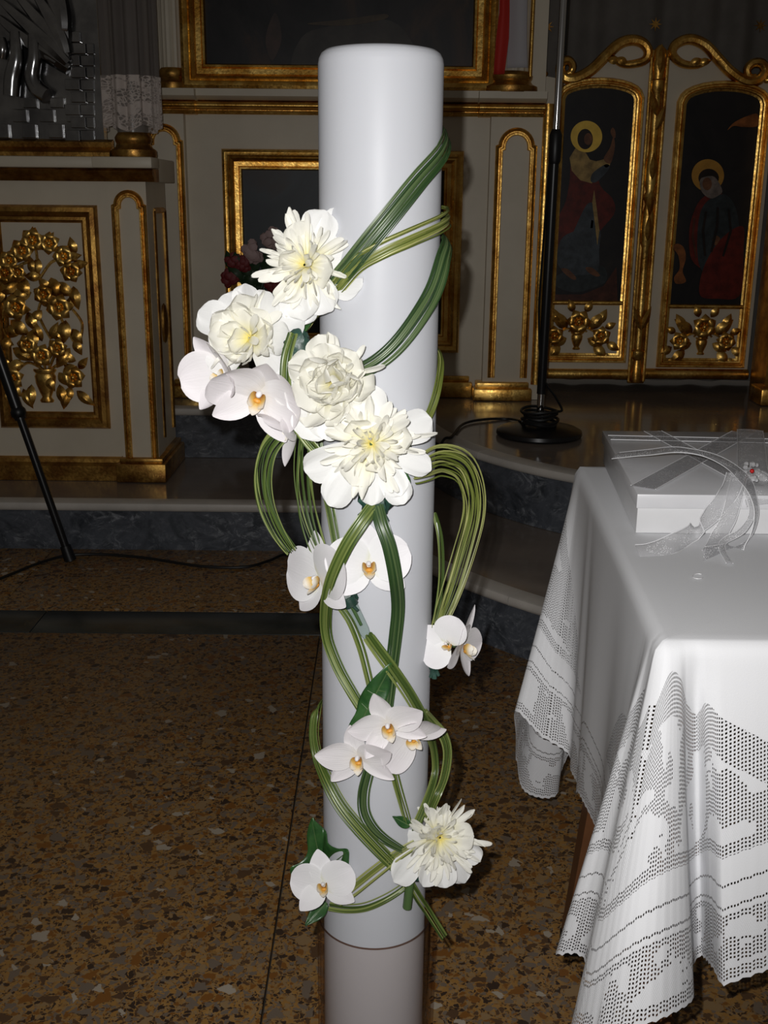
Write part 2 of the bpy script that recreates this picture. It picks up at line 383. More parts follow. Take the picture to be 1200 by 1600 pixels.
# ---- the painted wall of the icon screen
xj0 = X(842, 350); xj1 = X(1196, 350, 4.7)
wall = empty('wall_back', (0, WY, H2), 'cream painted icon screen wall with gilded mouldings', 'wall', kind='structure')
MB().box(-3.2, xj0, WY, WY + 0.12, H2, 3.2).build('wall_panel', M['cream'], wall)
MB().box(xj1 + 0.03, 4.2, WY, WY + 0.12, H2, 3.2).build('wall_panel', M['cream'], wall)
def roundprof(w, h, n=5):                             # half-round moulding centred on the path
    return [(-w/2, 0)] + [(-w/2*math.cos(PI*k/n), h*(0.25 + 0.75*math.sin(PI*k/n))) for k in range(n+1)] + [(w/2, 0)]
def doubleprof(w, h):                                # two beads side by side
    return [(-w/2, 0), (-w/2, h*0.5), (-w*0.40, h*0.95), (-w*0.22, h*0.95), (-w*0.10, h*0.45), (0.02*w, h*0.45), (w*0.12, h*0.75), (w*0.3, h), (w*0.46, h*0.7), (w/2, 0)]
def archpath(x0, x1, zb, zs, sh=0.010, n=14, rise=1.0):
    r = (x1 - x0)/2 - sh; c = (x0 + x1)/2
    return [(x0, zb), (x0, zs), (x0 + sh, zs + 0.004)] + [(c - r*math.cos(PI*k/n), zs + 0.006 + rise*r*math.sin(PI*k/n)) for k in range(n+1)] + [(x1 - sh, zs + 0.004), (x1, zs), (x1, zb)]
PD = 0.05                                            # pilaster projection
PY = WY - PD
zc = Z(181)                                          # underside of the cornice
def pilaster(pxl, pxr, a0, a1, ptop, name='pilaster'):
    xl, xr = X(pxl, 350, PY), X(pxr, 350, PY)
    p = MB().box(xl, xr, PY, WY, H2, zc).build(name, M['cream'], wall)
    x0, x1 = X(a0, 400, PY), X(a1, 400, PY)
    MB().sweep(archpath(x0, x1, Z(588, 600, PY), Z(ptop, 600, PY)), doubleprof(0.030, 0.014), PY, False).build('arch_moulding', M['gold'], p)
    return p
pilaster(236, 293, 240, 288, 227)
pr = pilaster(762, 838, 774, 826, 230)
# gilded plinth blocks
def plinth(pxl, pxr, pt, pb, yf, name='plinth_block'):
    xl, xr = X(pxl, 600, yf), X(pxr, 600, yf); z1 = Z(pt, 600, yf)
    mb = MB().box(xl, xr, yf, WY, H2, z1 - 0.012, 0.006); mb.box(xl + 0.012, xr - 0.012, yf + 0.02, WY, z1 - 0.013, z1 + 0.012, 0.005)
    mb.build(name, M['gold'], wall)
plinth(740, 832, 602, 622, PY - 0.045)
plinth(266, 322, 602, 622, PY - 0.045)
plinth(330, 738, 592, 612, WY - 0.03)
# cornice: gilded roll with pale ledge above it; breaks forward over the pilasters
def cornice(pxl, pxr, yf):
    xl, xr = X(pxl, 170, yf), X(pxr, 170, yf)
    z0, z1, z2 = Z(180, 600, yf), Z(158, 600, yf), Z(141, 600, yf); h = z1 - z0
    prof = [(WY + 0.02, z0), (yf + 0.030, z0), (yf + 0.024, z0 + h*0.25), (yf + 0.034, z0 + h*0.30)] + [(yf + 0.034 - 0.034*math.sin(PI*k/14), z0 + h*(0.63 - 0.31*math.cos(PI*k/14))) for k in range(0, 15)] + [(yf + 0.02, z1), (WY + 0.02, z1)]
    MB().prism(prof, xl, xr, 'x').build('cornice_roll', M['gold'], wall)
    prof = [(WY + 0.02, z1), (yf + 0.012, z1), (yf - 0.012, z1 + (z2-z1)*0.35), (yf - 0.014, z2), (WY + 0.02, z2)]
    MB().prism(prof, xl - 0.004, xr + 0.004, 'x').build('ledge', M['cream'], wall)
cornice(150, 303, PY - 0.04); cornice(303, 750, WY - 0.045); cornice(750, 852, PY - 0.04)
# jamb moulding of the door opening
def strip(px0, py0, py1, Yp, w, h, mat, name, parent):
    x = X(px0, (py0+py1)/2, Yp); return MB().sweep([(x, Z(py1, 600, Yp)), (x, Z(py0, 600, Yp))], roundprof(w, h), Yp, False).build(name, mat, parent)
strip(847, 160, 598, PY, 0.040, 0.02, M['gold'], 'jamb_moulding', wall)
strip(832, -60, 118, PY, 0.016, 0.012, M['gold'], 'jamb_moulding', wall)
MB().box(X(838, 350, PY), xj0 + 0.035, PY, WY + 0.14, H2, zc).build('jamb', M['cream'], wall)
MB().box(xj1, xj1 + 0.05, PY, WY + 0.14, H2, 2.6).build('jamb', M['gold_dark'], wall)
MB().box(xj1 - 0.045, xj1 + 0.10, PY - 0.10, WY, H2, H2 + 0.07, 0.008).build('plinth_block', M['gold'], wall)
# columns over the ledge
zl = Z(142, 600, PY)
def fluted(cx, cy, r, z0, z1, nf=14):
    def fn(u, v):
        a = 2*PI*u; rr = r*(1 - 0.085*abs(math.sin(nf*a/2))**1.5); return (cx + rr*math.cos(a), cy + rr*math.sin(a), z0 + (z1-z0)*v)
    return MB().grid(fn, nf*8, 1, True)
def colbase(cx, cy, r, z0, h):
    pf = [(0.0, 0), (r*1.45, 0), (r*1.5, h*0.12), (r*1.48, h*0.3), (r*1.2, h*0.42), (r*1.12, h*0.55), (r*1.2, h*0.66), (r*1.22, h*0.8), (r*1.1, h*0.92), (r, h), (0, h)]
    return MB().lathe(pf, (cx, cy, z0), 28)
cy_ = WY - 0.01
for (pxc, wpx, nm) in ((267, 34, 0), (800, 56, 1)):
    cx = X(pxc, 60, cy_); r = 0.5*wpx/1700*4.25
    zc0 = Z(142, 600, cy_ - r); zc1 = Z(108, 600, cy_ - r)
    cb = fluted(cx, cy_, r, zc1 - 0.01, 3.1).build('column', M['cream'], wall)
    colbase(cx, cy_, r*1.02, zc0, zc1 - zc0).build('column_base', M['gold_dark'], cb)
# ---- paintings on the wall
def rect(x0, x1, z0, z1): return [(x0, z0), (x1, z0), (x1, z1), (x0, z1)]
def picframe(w, d):
    return [(0, 0), (0, d*0.55), (w*0.05, d*0.9), (w*0.16, d), (w*0.28, d*0.92), (w*0.36, d*0.70), (w*0.44, d*0.78), (w*0.52, d*0.62), (w*0.60, d*0.40), (w*0.80, d*0.33), (w*0.86, d*0.46), (w*0.94, d*0.40), (w, d*0.12), (w, 0)]
def mk_paint(name, stops, sc, stops2=None):
    t = NT(name); v = t.coord('Object', (1, 1, 0.7)); n = t.noise(v, sc, 5, 0.6, 0.7); n2 = t.noise(v, sc*7, 4)
    c = t.ramp(n.outputs[0], stops); c = t.mix(t.math('MULTIPLY', n2.outputs[0], 0.5), c, stops[0][1], 'MULTIPLY') if False else c
    t.color(c); t.set(Roughness=0.42); t.bump(n2.outputs[0], 0.08, 0.002); t.b.inputs['Specular IOR Level'].default_value = 0.3; return t.m
M['paint_dark'] = mk_paint('dark_old_painting', [(0.35, (0.010, 0.011, 0.013)), (0.52, (0.026, 0.024, 0.026)), (0.60, (0.055, 0.036, 0.028)), (0.66, (0.025, 0.024, 0.026)), (0.75, (0.07, 0.045, 0.03))], 3.0)
M['paint_blue'] = mk_paint('dusky_landscape_painting', [(0.3, (0.022, 0.028, 0.034)), (0.55, (0.045, 0.054, 0.062)), (0.68, (0.055, 0.036, 0.028))], 2.6)
def painting(label, px0, px1, pz0, pz1, w, d, cm, Yp):
    x0, x1 = X(px0, 330, Yp), X(px1, 330, Yp)
    root = empty('framed_painting', ((x0+x1)/2, Yp, pz0), label, 'painting')
    MB().sweep(rect(x0, x1, pz0, pz1), picframe(w, d), Yp, True).build('frame', M['gold'], root)
    MB().box(x0 + w*0.9, x1 - w*0.9, Yp - d*0.15, Yp, pz0 + w*0.9, pz1 - w*0.9).build('canvas', cm, root, smooth=False)
    return root
pA = painting('large dark painting in a wide gilded frame above the candle', 294, 768, Z(143, 600, WY-0.03), 3.0, 0.098, 0.055, M['paint_dark'], WY - 0.001)
# shadowy drapery inside the large picture
_k = 0
for pts, mt in (([(470, 60), (520, 40), (600, 30), (640, 60), (650, 120), (470, 120)], (0.05, 0.042, 0.036)), ([(430, 20), (440, 60), (425, 95), (415, 60)], (0.06, 0.03, 0.022)), ([(480, 37), (540, 40), (600, 30), (600, 22), (540, 30)], (0.09, 0.055, 0.02))):
    _k = _k + 1; Yq = WY - 0.0100 - 0.0012*_k
    c = [(at(a, b, Yq).x, at(a, b, Yq).z) for a, b in pts]; c = [(p.x, p.y) for p in crom(c, 40, True)]
    m2 = plain('dim_painted_drapery', mt, 0.5, 0, tuple(k*0.3 for k in mt), 9)
    MB().prism(c, Yq, Yq + 0.001).build('painted_shape', m2, pA, smooth=False)
painting('smaller dusky blue painting in a gilded frame behind the candle', 350, 722, Z(549), Z(235), 0.080, 0.04, M['paint_blue'], WY - 0.001)
# ---- curtain with stars behind the doors
CY = 4.98
cx0, cx1 = X(800, 50, CY), X(1330, 50, CY)
cur = empty('door_curtain', ((cx0+cx1)/2, CY, H2), 'dark grey curtain with gold stars hanging behind the carved doors', 'curtain')
MB().grid(lambda u, v: (cx0 + (cx1-cx0)*u, CY + 0.016*math.sin(u*44) + 0.010*math.sin(u*71 + 1) , H2 + 0.01 + 2.6*v), 160, 4).build('curtain_cloth', M['curtain'], cur)
def star(px, py, s=0.028):
    c = at(px, py, CY - 0.03); pts = []
    for k in range(16):
        a = PI/2 + 2*PI*k/16; r = s if k % 2 == 0 else s*0.36; pts.append((c.x + r*math.cos(a), c.z + r*math.sin(a)))
    MB().prism(pts, CY - 0.034, CY - 0.030).build('star', M['gold_dark'], cur, smooth=False)
for a in ((855, 42), (1024, 38), (1188, 40)): star(*a)
# ================================================================== CARVED DOORS
DY = 4.72
def DX(px, py): return at(px, py, DY).x
def DZ(px, py): return at(px, py, DY).z
def D(px, py, Y=DY): p = at(px, py, Y); return (p.x, p.z)
def carved_flower(mb, c, r, petals=6, tilt=0.0, ph=0.0):
    for k in range(petals):
        a = ph + 2*PI*k/petals
        carved_leaf(mb, (c[0] + 0.12*r*math.cos(a), c[1], c[2] + 0.12*r*math.sin(a)), a, r*0.95, r*0.95, 0.75)
    mb.ball((c[0], c[1] - 0.22*r, c[2]), r*0.25, 8, 5)
def carved_leaf(mb, base, ang, L, W, lift=0.35):
    dx, dz = math.cos(ang), math.sin(ang)
    def fn(u, v):
        w = W/2*math.sin(PI*min(1, v**0.8))*(1 + 0.14*math.sin(v*22)); s = (u - 0.5)*2
        h = lift*L*(0.35*math.sin(PI*v)) + 0.10*L*(1 - abs(s))*math.sin(PI*v) + 0.004
        return (base[0] + dx*L*v - dz*s*w, base[1] - h, base[2] + dz*L*v + dx*s*w)
    mb.grid(fn, 4, 7)
def carved_vase(mb, c, h, w, depth=0.4):
    pf = [(0, 0), (0.55*w/2, 0), (0.62*w/2, 0.06*h), (0.40*w/2, 0.16*h), (0.62*w/2, 0.34*h), (0.86*w/2, 0.58*h), (0.92*w/2, 0.78*h), (0.80*w/2, 0.86*h), (1.0*w/2, 0.95*h), (0.96*w/2, h), (0, h)]
    mb.lathe(pf, c, 16, sq=depth)
def sub(parent, name, fn, mat, **k):
    mb = MB(); fn(mb); return mb.build(name, mat, parent, **k)
FR = 0.040                                            # width of a panel frame
def door_leaf(num, label, pl, pr, top, panels, posts):
    """pl, pr: left and right px at py=400; top: pixel polyline of the carved top edge"""
    x0, x1 = D(pl, 400)[0], D(pr, 400)[0]; zb = DZ((pl+pr)/2, 592)
    root = empty('door_%d' % num, ((x0+x1)/2, DY, zb), label, 'door', kind='structure')
    tp = [D(a, b) for a, b in top]
    tp = [(min(max(a, x0), x1), b) for a, b in tp]
    MB().prism([(x0, zb), (x1, zb)] + tp[::-1], DY, DY + 0.04).build('leaf_board', M['cream'], root, smooth=False)
    MB().sweep([(x0, zb + 0.022), (x1, zb + 0.022)], roundprof(0.044, 0.024), DY, False).build('bottom_rail', M['gold'], root)
    return root, x0, x1, zb
def panel(root, pl, pr, papex, psh, pmid, pbot, nm):
    x0, x1 = D(pl, 350)[0], D(pr, 350)[0]; c = (pl+pr)/2
    za, zs, zm, zb = DZ(c, papex), DZ(c, psh), DZ(c, pmid), DZ(c, pbot); cx = (x0+x1)/2; r = (x1-x0)/2
    n = 12
    arch = [(x1, zs)] + [(cx + (r-0.004)*math.cos(PI*k/n)*0.985, zs + 0.008 + (za - zs - 0.008)*math.sin(PI*k/n)**0.9) for k in range(1, n)] + [(x0, zs)]
    path = [(x0, zb), (x1, zb)] + arch
    w = FR; d = 0.026
    prof = [(0, 0), (0, d*0.6), (w*0.12, d), (w*0.30, d), (w*0.40, d*0.6), (w*0.52, d*0.62), (w*0.62, d*0.85), (w*0.74, d*0.8), (w*0.80, d*0.35), (w, d*0.25), (w, 0)]
    fr = MB().sweep(path, prof, DY, True).build('panel_frame', M['gold'], root)
    MB().sweep([(x0 + w*0.8, zm), (x1 - w*0.8, zm)], roundprof(0.020, 0.014), DY, False).build('cross_rail', M['gold'], fr)
    ins = w*0.7
    ip = [(x0 + ins, zm), (x1 - ins, zm)] + [(cx + (a-cx)*(1 - ins/r), b - ins*0.9) for a, b in arch]
    pic = MB().prism(ip, DY - 0.004, DY + 0.005).build('icon_panel', M['icon_ground'], root, smooth=False)
    return pic, x0, x1, zm, zb
M['icon_ground'] = mk_paint('dark_icon_ground', [(0.3, (0.006, 0.006, 0.008)), (0.55, (0.020, 0.017, 0.017)), (0.7, (0.038, 0.028, 0.022))], 4.0)
def pigment(name, c): 
    return plain(name, c, 0.42, 0, tuple(k*(0.8 if 'halo' in name else 0.45) for k in c), 26, 0.05, 60, 0.3)
PG = {k: pigment('painted_' + k, c) for k, c in dict(halo=(1.0, 0.66, 0.10), hair=(0.022, 0.012, 0.008), skin=(0.22, 0.09, 0.04), red=(0.17, 0.018, 0.010), blue=(0.070, 0.085, 0.10), yellow=(0.50, 0.33, 0.11), teal=(0.038, 0.048, 0.052), brown=(0.10, 0.030, 0.016), veil=(0.26, 0.21, 0.18), orange=(0.36, 0.12, 0.03), haloD=(0.52, 0.26, 0.04)).items()}
_lay = [0]
def painted(parent, nm, col, pts, layer, smooth=True, n=44):
    _lay[0] += 1; Yq = DY - 0.0042 - 0.0005*_lay[0]
    c = [D(a, b, Yq) for a, b in pts]
    if smooth: c = [(p.x, p.y) for p in crom(c, n, True)]
    MB().prism(c, Yq, Yq + 0.0008).build(nm, PG[col], parent, smooth=False)
def disc(cx, cy, r, n=12, ry=None):
    return [(cx + r*math.cos(2*PI*k/n), cy + (ry or r)*math.sin(2*PI*k/n)) for k in range(n)]
z6 = lambda pts: [(800 + a/3, b/3) for a, b in pts]
z7 = lambda pts: [(800 + a/3, 350 + b/3) for a, b in pts]
# --- left leaf: standing haloed figure
sL = z6([(110, 300), (150, 355), (235, 372), (300, 372), (370, 335), (440, 265), (500, 212), (560, 195), (620, 215), (650, 260)])
d1, x0, x1, zb = door_leaf(1, 'left carved door leaf with standing haloed figure and gilded flower basket', 836, 1006, sL, None, None)
pic, a0, a1, zm, zbb = panel(d1, 858, 992, 121, 152, 473, 566, 'l')
painted(pic, 'painted_cloud', 'teal', z7([(190, 260), (250, 225), (330, 215), (400, 190), (440, 215), (440, 270), (380, 300), (300, 320), (220, 300)]), 0)
painted(pic, 'painted_ground', 'brown', z7([(185, 330), (330, 330), (430, 290), (490, 200), (495, 370), (185, 362)]), 0, False)
painted(pic, 'painted_cloak', 'red', z6([(285, 760), (270, 850), (250, 950), (205, 1050), (190, 1200), (230, 1230), (330, 1230), (400, 1100), (480, 1000), (470, 930), (420, 880), (380, 800)]), 1)
painted(pic, 'painted_robe', 'blue', z6([(350, 960), (300, 1060), (250, 1180), (235, 1270), (300, 1290), (400, 1270), (405, 1150), (390, 1040), (385, 960)]), 2)
painted(pic, 'painted_hem', 'blue', z7([(240, 60), (215, 190), (290, 225), (390, 215), (410, 100), (400, 20)]), 2)
painted(pic, 'painted_tunic', 'yellow', z6([(300, 690), (270, 740), (280, 800), (320, 845), (375, 860), (395, 800), (445, 762), (432, 746), (395, 756), (365, 748), (345, 715), (328, 698)]), 3, False)
painted(pic, 'painted_sleeve', 'blue', z6([(380, 810), (440, 770), (455, 790), (400, 850), (370, 850)]), 4)
painted(pic, 'painted_sash', 'yellow', z6([(385, 890), (395, 960), (410, 1080), (400, 1150), (390, 1060), (376, 950)]), 4, False)
painted(pic, 'painted_arm', 'skin', z6([(430, 745), (460, 690), (475, 640), (482, 690), (462, 765)]), 3)
painted(pic, 'painted_halo', 'halo', z6(disc(349, 640, 74)), 1)
painted(pic, 'painted_hair', 'hair', z6(disc(343, 652, 36, 12, 48)), 2)
painted(pic, 'painted_face', 'skin', z6(disc(357, 652, 19, 10, 28)), 4)
painted(pic, 'painted_foot', 'skin', z7([(230, 210), (262, 212), (300, 250), (290, 262), (255, 240)]), 4)
painted(pic, 'painted_foot', 'skin', z7([(345, 205), (375, 205), (412, 238), (395, 246), (360, 228)]), 4)
_lay[0] = 0
for q, c in (([(300, 870), (275, 960), (235, 1090), (245, 1092), (287, 965), (310, 875)], 'brown'), ([(420, 900), (440, 980), (420, 1060), (410, 1055), (428, 980), (410, 905)], 'brown'), ([(330, 1040), (300, 1120), (275, 1230), (285, 1232), (312, 1125), (340, 1045)], 'teal'), ([(372, 1030), (360, 1130), (350, 1250), (360, 1250), (372, 1135), (382, 1035)], 'teal'), ([(300, 735), (320, 790), (350, 830), (356, 824), (330, 785), (310, 733)], 'brown')):
    painted(pic, 'painted_fold', c, z6(q), 5, False)
painted(pic, 'painted_hand', 'skin', z6([(470, 640), (462, 615), (472, 598), (484, 615), (484, 645)]), 5)
painted(pic, 'painted_cuff', 'yellow', z6([(424, 760), (446, 745), (460, 770), (440, 785)]), 5)
# --- right leaf: kneeling veiled figure
sR = z6([(728, 260), (770, 212), (830, 192), (900, 218), (960, 280), (1020, 345), (1090, 386), (1150, 380), (1200, 375), (1260, 400)])
d2, x0b, x1b, zb2 = door_leaf(2, 'right carved door leaf with kneeling veiled figure and gilded flower basket', 1014, 1186, sR, None, None)
pic2, b0, b1, zm2, zbb2 = panel(d2, 1042, 1184, 126, 160, 479, 574, 'r')
painted(pic2, 'painted_cloak', 'red', z6([(890, 930), (850, 1000), (830, 1100), (850, 1230), (980, 1290), (1080, 1260), (1060, 1120), (1020, 950), (960, 900)]), 1)
painted(pic2, 'painted_robe', 'teal', z6([(900, 960), (870, 1080), (880, 1250), (960, 1290), (1060, 1150), (1050, 980), (990, 910)]), 2)
painted(pic2, 'painted_drapery', 'red', z7([(880, 330), (900, 200), (980, 70), (1080, 10), (1085, 120), (1070, 330), (960, 350)]), 1)
painted(pic2, 'painted_halo', 'haloD', z6(disc(918, 822, 76)), 3)
painted(pic2, 'painted_hair', 'hair', z6(disc(922, 835, 48, 12, 44)), 4)
painted(pic2, 'painted_veil', 'veil', z6([(880, 850), (900, 830), (950, 830), (985, 890), (970, 915), (930, 930), (890, 900)]), 5)
painted(pic2, 'painted_face', 'skin', z6(disc(915, 862, 22, 10, 30)), 6)
painted(pic2, 'painted_hand', 'skin', z6([(940, 1125), (960, 1105), (975, 1120), (955, 1150)]), 4)
painted(pic2, 'painted_canopy', 'orange', z6([(1010, 610), (1040, 575), (1100, 545), (1150, 535), (1150, 590), (1080, 595), (1040, 590)]), 1)
painted(pic2, 'painted_stand', 'orange', z7([(755, 110), (775, 92), (805, 110), (815, 160), (800, 220), (815, 270), (770, 280), (760, 250), (785, 210), (780, 150)]), 1)
for q, c in (([(905, 990), (890, 1080), (900, 1200), (910, 1200), (902, 1080), (915, 992)], 'hair'), ([(960, 970), (955, 1060), (930, 1180), (940, 1182), (968, 1062), (970, 972)], 'hair'), ([(1010, 980), (1020, 1080), (985, 1200), (994, 1203), (1032, 1082), (1020, 980)], 'hair'), ([(850, 1020), (842, 1110), (860, 1210), (868, 1208), (852, 1108), (860, 1022)], 'brown')):
    painted(pic2, 'painted_fold', c, z6(q), 6, False)
# gilded flower baskets
def basket(root, pcx, pcy, s=1.0, ph=0):
    c0 = at(pcx, pcy, DY - 0.001); rnd = random.Random(int(pcx)); u = 0.00277*s
    P = lambda a, b, h=0.0: (c0.x + a*u, DY - h, c0.z - b*u)
    cv = sub(root, 'carved_vase', lambda mb: carved_vase(mb, P(0, 30), 27*u, 20*u, 0.7), M['gold'])
    for (a, b, r) in ((0, -14, 15), (-36, 8, 12), (36, 8, 12)):
        sub(root, 'carved_flower', lambda mb: carved_flower(mb, P(a, b, 0.016), r*u*1.25, 6, 0, rnd.random()), M['gold'])
    for (a, b, ang, L, W) in ((-16, -2, 140, 28, 15), (16, -2, 38, 28, 15), (-8, -28, 110, 16, 10), (10, -28, 60, 16, 10), (-30, -10, 120, 20, 12), (30, -10, 60, 20, 12), (-42, -4, 160, 14, 9), (42, -4, 20, 14, 9), (-46, 18, 215, 18, 11), (46, 18, -35, 18, 11), (-26, 22, 230, 22, 13), (26, 22, -50, 22, 13), (-16, 12, 200, 20, 12), (16, 12, -20, 20, 12), (-44, 34, 250, 10, 8), (44, 34, -70, 10, 8)):
        sub(root, 'carved_leaf', lambda mb: carved_leaf(mb, P(a, b, 0.004), math.radians(ang + rnd.uniform(-10, 10)), L*u*1.35, W*u*1.25), M['gold'])
    for (a, b) in ((-30, 4), (30, 4), (0, -8), (-14, 2), (14, 2)):
        sub(root, 'carved_stem', lambda mb: mb.tube(crom([P(0, 6, 0.008), P(a*0.45, -4 + b*0.2, 0.014), P(a, b, 0.012)], 8), 1.6*u, 6), M['gold'])
basket(d1, 902, 516, 1.0); basket(d2, 1097, 524, 1.0)
# scrolled gilded top edges
def scroll(parent, pts, r0, nm='scroll'):
    P = [Vector((p[0], DY - 0.012, p[1])) for p in [D(a, b) for a, b in z6(pts)]]
    C = crom(P, 70); n = len(C)
    rad = [r0*(0.55 + 0.6*math.sin(PI*min(1, max(0, k/(n-1))))**0.8) for k in range(n)]
    return MB().tube(C, rad, 9).build(nm, M['gold'], parent)
scroll(d1, [(248, 350), (272, 340), (282, 310), (262, 285), (232, 295), (225, 335), (250, 368), (300, 368), (370, 330), (440, 262), (500, 208), (560, 190), (612, 205), (636, 245), (618, 285), (560, 302), (510, 300), (470, 272)], 0.020)
scroll(d2, [(915, 288), (860, 308), (790, 298), (748, 255), (765, 210), (830, 186), (900, 212), (960, 275), (1020, 338), (1090, 382), (1150, 376), (1182, 335), (1165, 300), (1125, 298), (1098, 328), (1110, 362), (1140, 360)], 0.020)
scroll(d1, [(100, 285), (112, 310), (135, 342), (160, 358)], 0.020)
scroll(d2, [(1180, 380), (1230, 372), (1290, 400), (1330, 430)], 0.018)
for (a, b, an) in ((500, 290, 170), (540, 296, 160)):
    p = at(800 + a/3, b/3, DY - 0.02); sub(d1, 'carved_leaf', lambda mb: carved_leaf(mb, (p.x, p.y, p.z), math.radians(an), 0.055, 0.03), M['gold'])
for (a, b, an) in ((870, 296, 10), (830, 300, 20)):
    p = at(800 + a/3, b/3, DY - 0.02); sub(d2, 'carved_leaf', lambda mb: carved_leaf(mb, (p.x, p.y, p.z), math.radians(an), 0.055, 0.03), M['gold'])
# meeting post between the leaves
pxm = (D(1031, 75)[0] + D(992, 590)[0]) / 2; zt = DZ(1031, 70); z0 = DZ(992, 598); Hh = zt - z0
post = sub(d1, 'meeting_post', lambda mb: mb.box(pxm - 0.036, pxm + 0.036, DY - 0.018, DY, z0, zt - 0.02, 0.004), M['gold_dark'])
w = 0.030
pf = [(0, 0), (w*0.75, 0.005), (w*0.9, 0.02), (w*0.8, 0.06), (w*0.5, 0.10), (w*1.0, 0.115), (w*1.0, 0.14), (w*0.6, 0.15), (w*0.62, 0.30*Hh), (w*0.58, 0.42*Hh), (w*0.85, 0.435*Hh), (w*1.0, 0.48*Hh), (w*0.9, 0.52*Hh), (w*0.55, 0.55*Hh), (w*1.0, 0.57*Hh), (w*0.6, 0.585*Hh), (w*0.9, 0.61*Hh), (w*0.95, 0.66*Hh), (w*0.62, 0.70*Hh), (w*0.66, 0.82*Hh), (w*0.6, 0.865*Hh), (w*1.0, 0.875*Hh), (w*1.0, 0.90*Hh), (w*0.7, 0.905*Hh), (w*0.95, 0.94*Hh), (w*0.8, 0.985*Hh), (w*0.3, 0.997*Hh), (0, Hh)]
sub(d1, 'half_column', lambda mb: mb.lathe(pf, (pxm, DY - 0.016, z0), 18, sq=0.8), M['gold'])
for s in (-1, 1):
    sub(d1, 'post_bead', lambda mb: mb.tube([(pxm + s*0.032, DY - 0.020, z0 + 0.01), (pxm + s*0.032, DY - 0.020, zt - 0.05)], 0.0075, 8), M['gold'])
for k, (fr, an) in enumerate(((0.17, 70), (0.17, 110), (0.44, 90), (0.62, 90), (0.59, 270), (0.76, 72), (0.80, 108), (0.92, 90))):
    sub(d1, 'carved_leaf', lambda mb: carved_leaf(mb, (pxm, DY - 0.034, z0 + fr*Hh), math.radians(an), 0.11, 0.030, 0.16), M['gold'])
# ================================================================== ICON STAND AT THE LEFT
SY = atz(225, 752, H1).y + 0.035                     # face of the stand
def SX(px, py): return at(px, py, SY).x
def SZ(py, px=100): return at(px, py, SY).z
sxr = SX(240, 500); sxl = SX(-92, 500); sxp = SX(182, 500)
SB = Y2 + 0.06                                       # back of the stand
stand = empty('icon_stand', ((sxl+sxr)/2, (SY+SB)/2, H1), 'cream icon stand with gilded frame and openwork flower carving', 'stand')
ztop = SZ(284, 200)
MB().box(sxl, sxr - 0.004, SY, Y2 - 0.005, H1, ztop).build('body', M['cream'], stand)
PF = SY - 0.022
pil = MB().box(sxp, sxr, PF, SY + 0.10, H1, ztop).build('pilaster', M['cream'], stand)
MB().sweep(archpath(at(190, 500, PF).x, at(232, 500, PF).x, SZ(715, 220), SZ(324, 200), 0.008), doubleprof(0.026, 0.013), PF, False).build('arch_moulding', M['gold'], pil)
pil2 = MB().box(sxl, sxl + (sxr - sxp), PF, SY + 0.10, H1, ztop).build('pilaster', M['cream'], stand)
# side panel mouldings
ys0, ys1 = SY + 0.09, Y2 - 0.06
mb = MB()
for yy in (ys0, ys1): mb.tube([(sxr - 0.002, yy, H1 + 0.14), (sxr - 0.002, yy, SZ(330, 230))], 0.010, 6)
mb.tube([(sxr - 0.002, ys0, SZ(330, 230)), (sxr - 0.002, ys1, SZ(330, 230))], 0.010, 6); mb.build('side_moulding', M['gold_dark'], stand)
mb = MB(); p = at(252, 500, 4.2); mb.ball((sxr + 0.002, (ys0+ys1)/2, p.z), 0.05, 10, 6, (0.28, 0.7, 1.5)); mb.build('side_ornament', M['gold_dark'], stand)
# base band and pedestal block
MB().prism([(SY, H1), (SY - 0.034, H1), (SY - 0.034, H1 + 0.055), (SY - 0.020, H1 + 0.066), (SY - 0.018, H1 + 0.078), (SY, H1 + 0.084)], sxl, sxp - 0.01, 'x').build('base_moulding', M['gold_dark'], stand)
bx0 = at(185, 740, PF).x
mb = MB(); mb.box(bx0, sxr + 0.03, SY - 0.06, Y2 - 0.004, H1, H1 + 0.070, 0.006); mb.box(bx0 + 0.012, sxr + 0.018, SY - 0.045, Y2 - 0.004, H1 + 0.069, H1 + 0.088, 0.006)
mb.build('pedestal', M['gold_dark'], stand)
# cornice
z0c, z1c, z2c = SZ(284, 200), SZ(264, 200), SZ(246, 200)
def scorn(xa, xb, yf, yb, nm):
    MB().prism([(yb, z0c), (yf + 0.03, z0c), (yf + 0.024, z0c + 0.012), (yf + 0.006, z0c + 0.022), (yf, z0c + 0.034), (yf + 0.012, z1c), (yb, z1c)], xa, xb, 'x').build('cornice_roll', M['gold_dark'], stand)
    MB().box(xa, xb + 0.004, yf - 0.02, yb, z1c + 0.001, z2c, 0.006).build('ledge', M['cream'], stand)
scorn(sxl, sxp - 0.03, SY - 0.05, SY + 0.04, 0); scorn(sxp - 0.03, sxr + 0.035, PF - 0.05, SY + 0.04, 1)
MB().box(sxl, sxr + 0.03, SY + 0.041, Y2 + 0.02, z0c, z2c - 0.001, 0.004).build('top_board', M['cream'], stand)
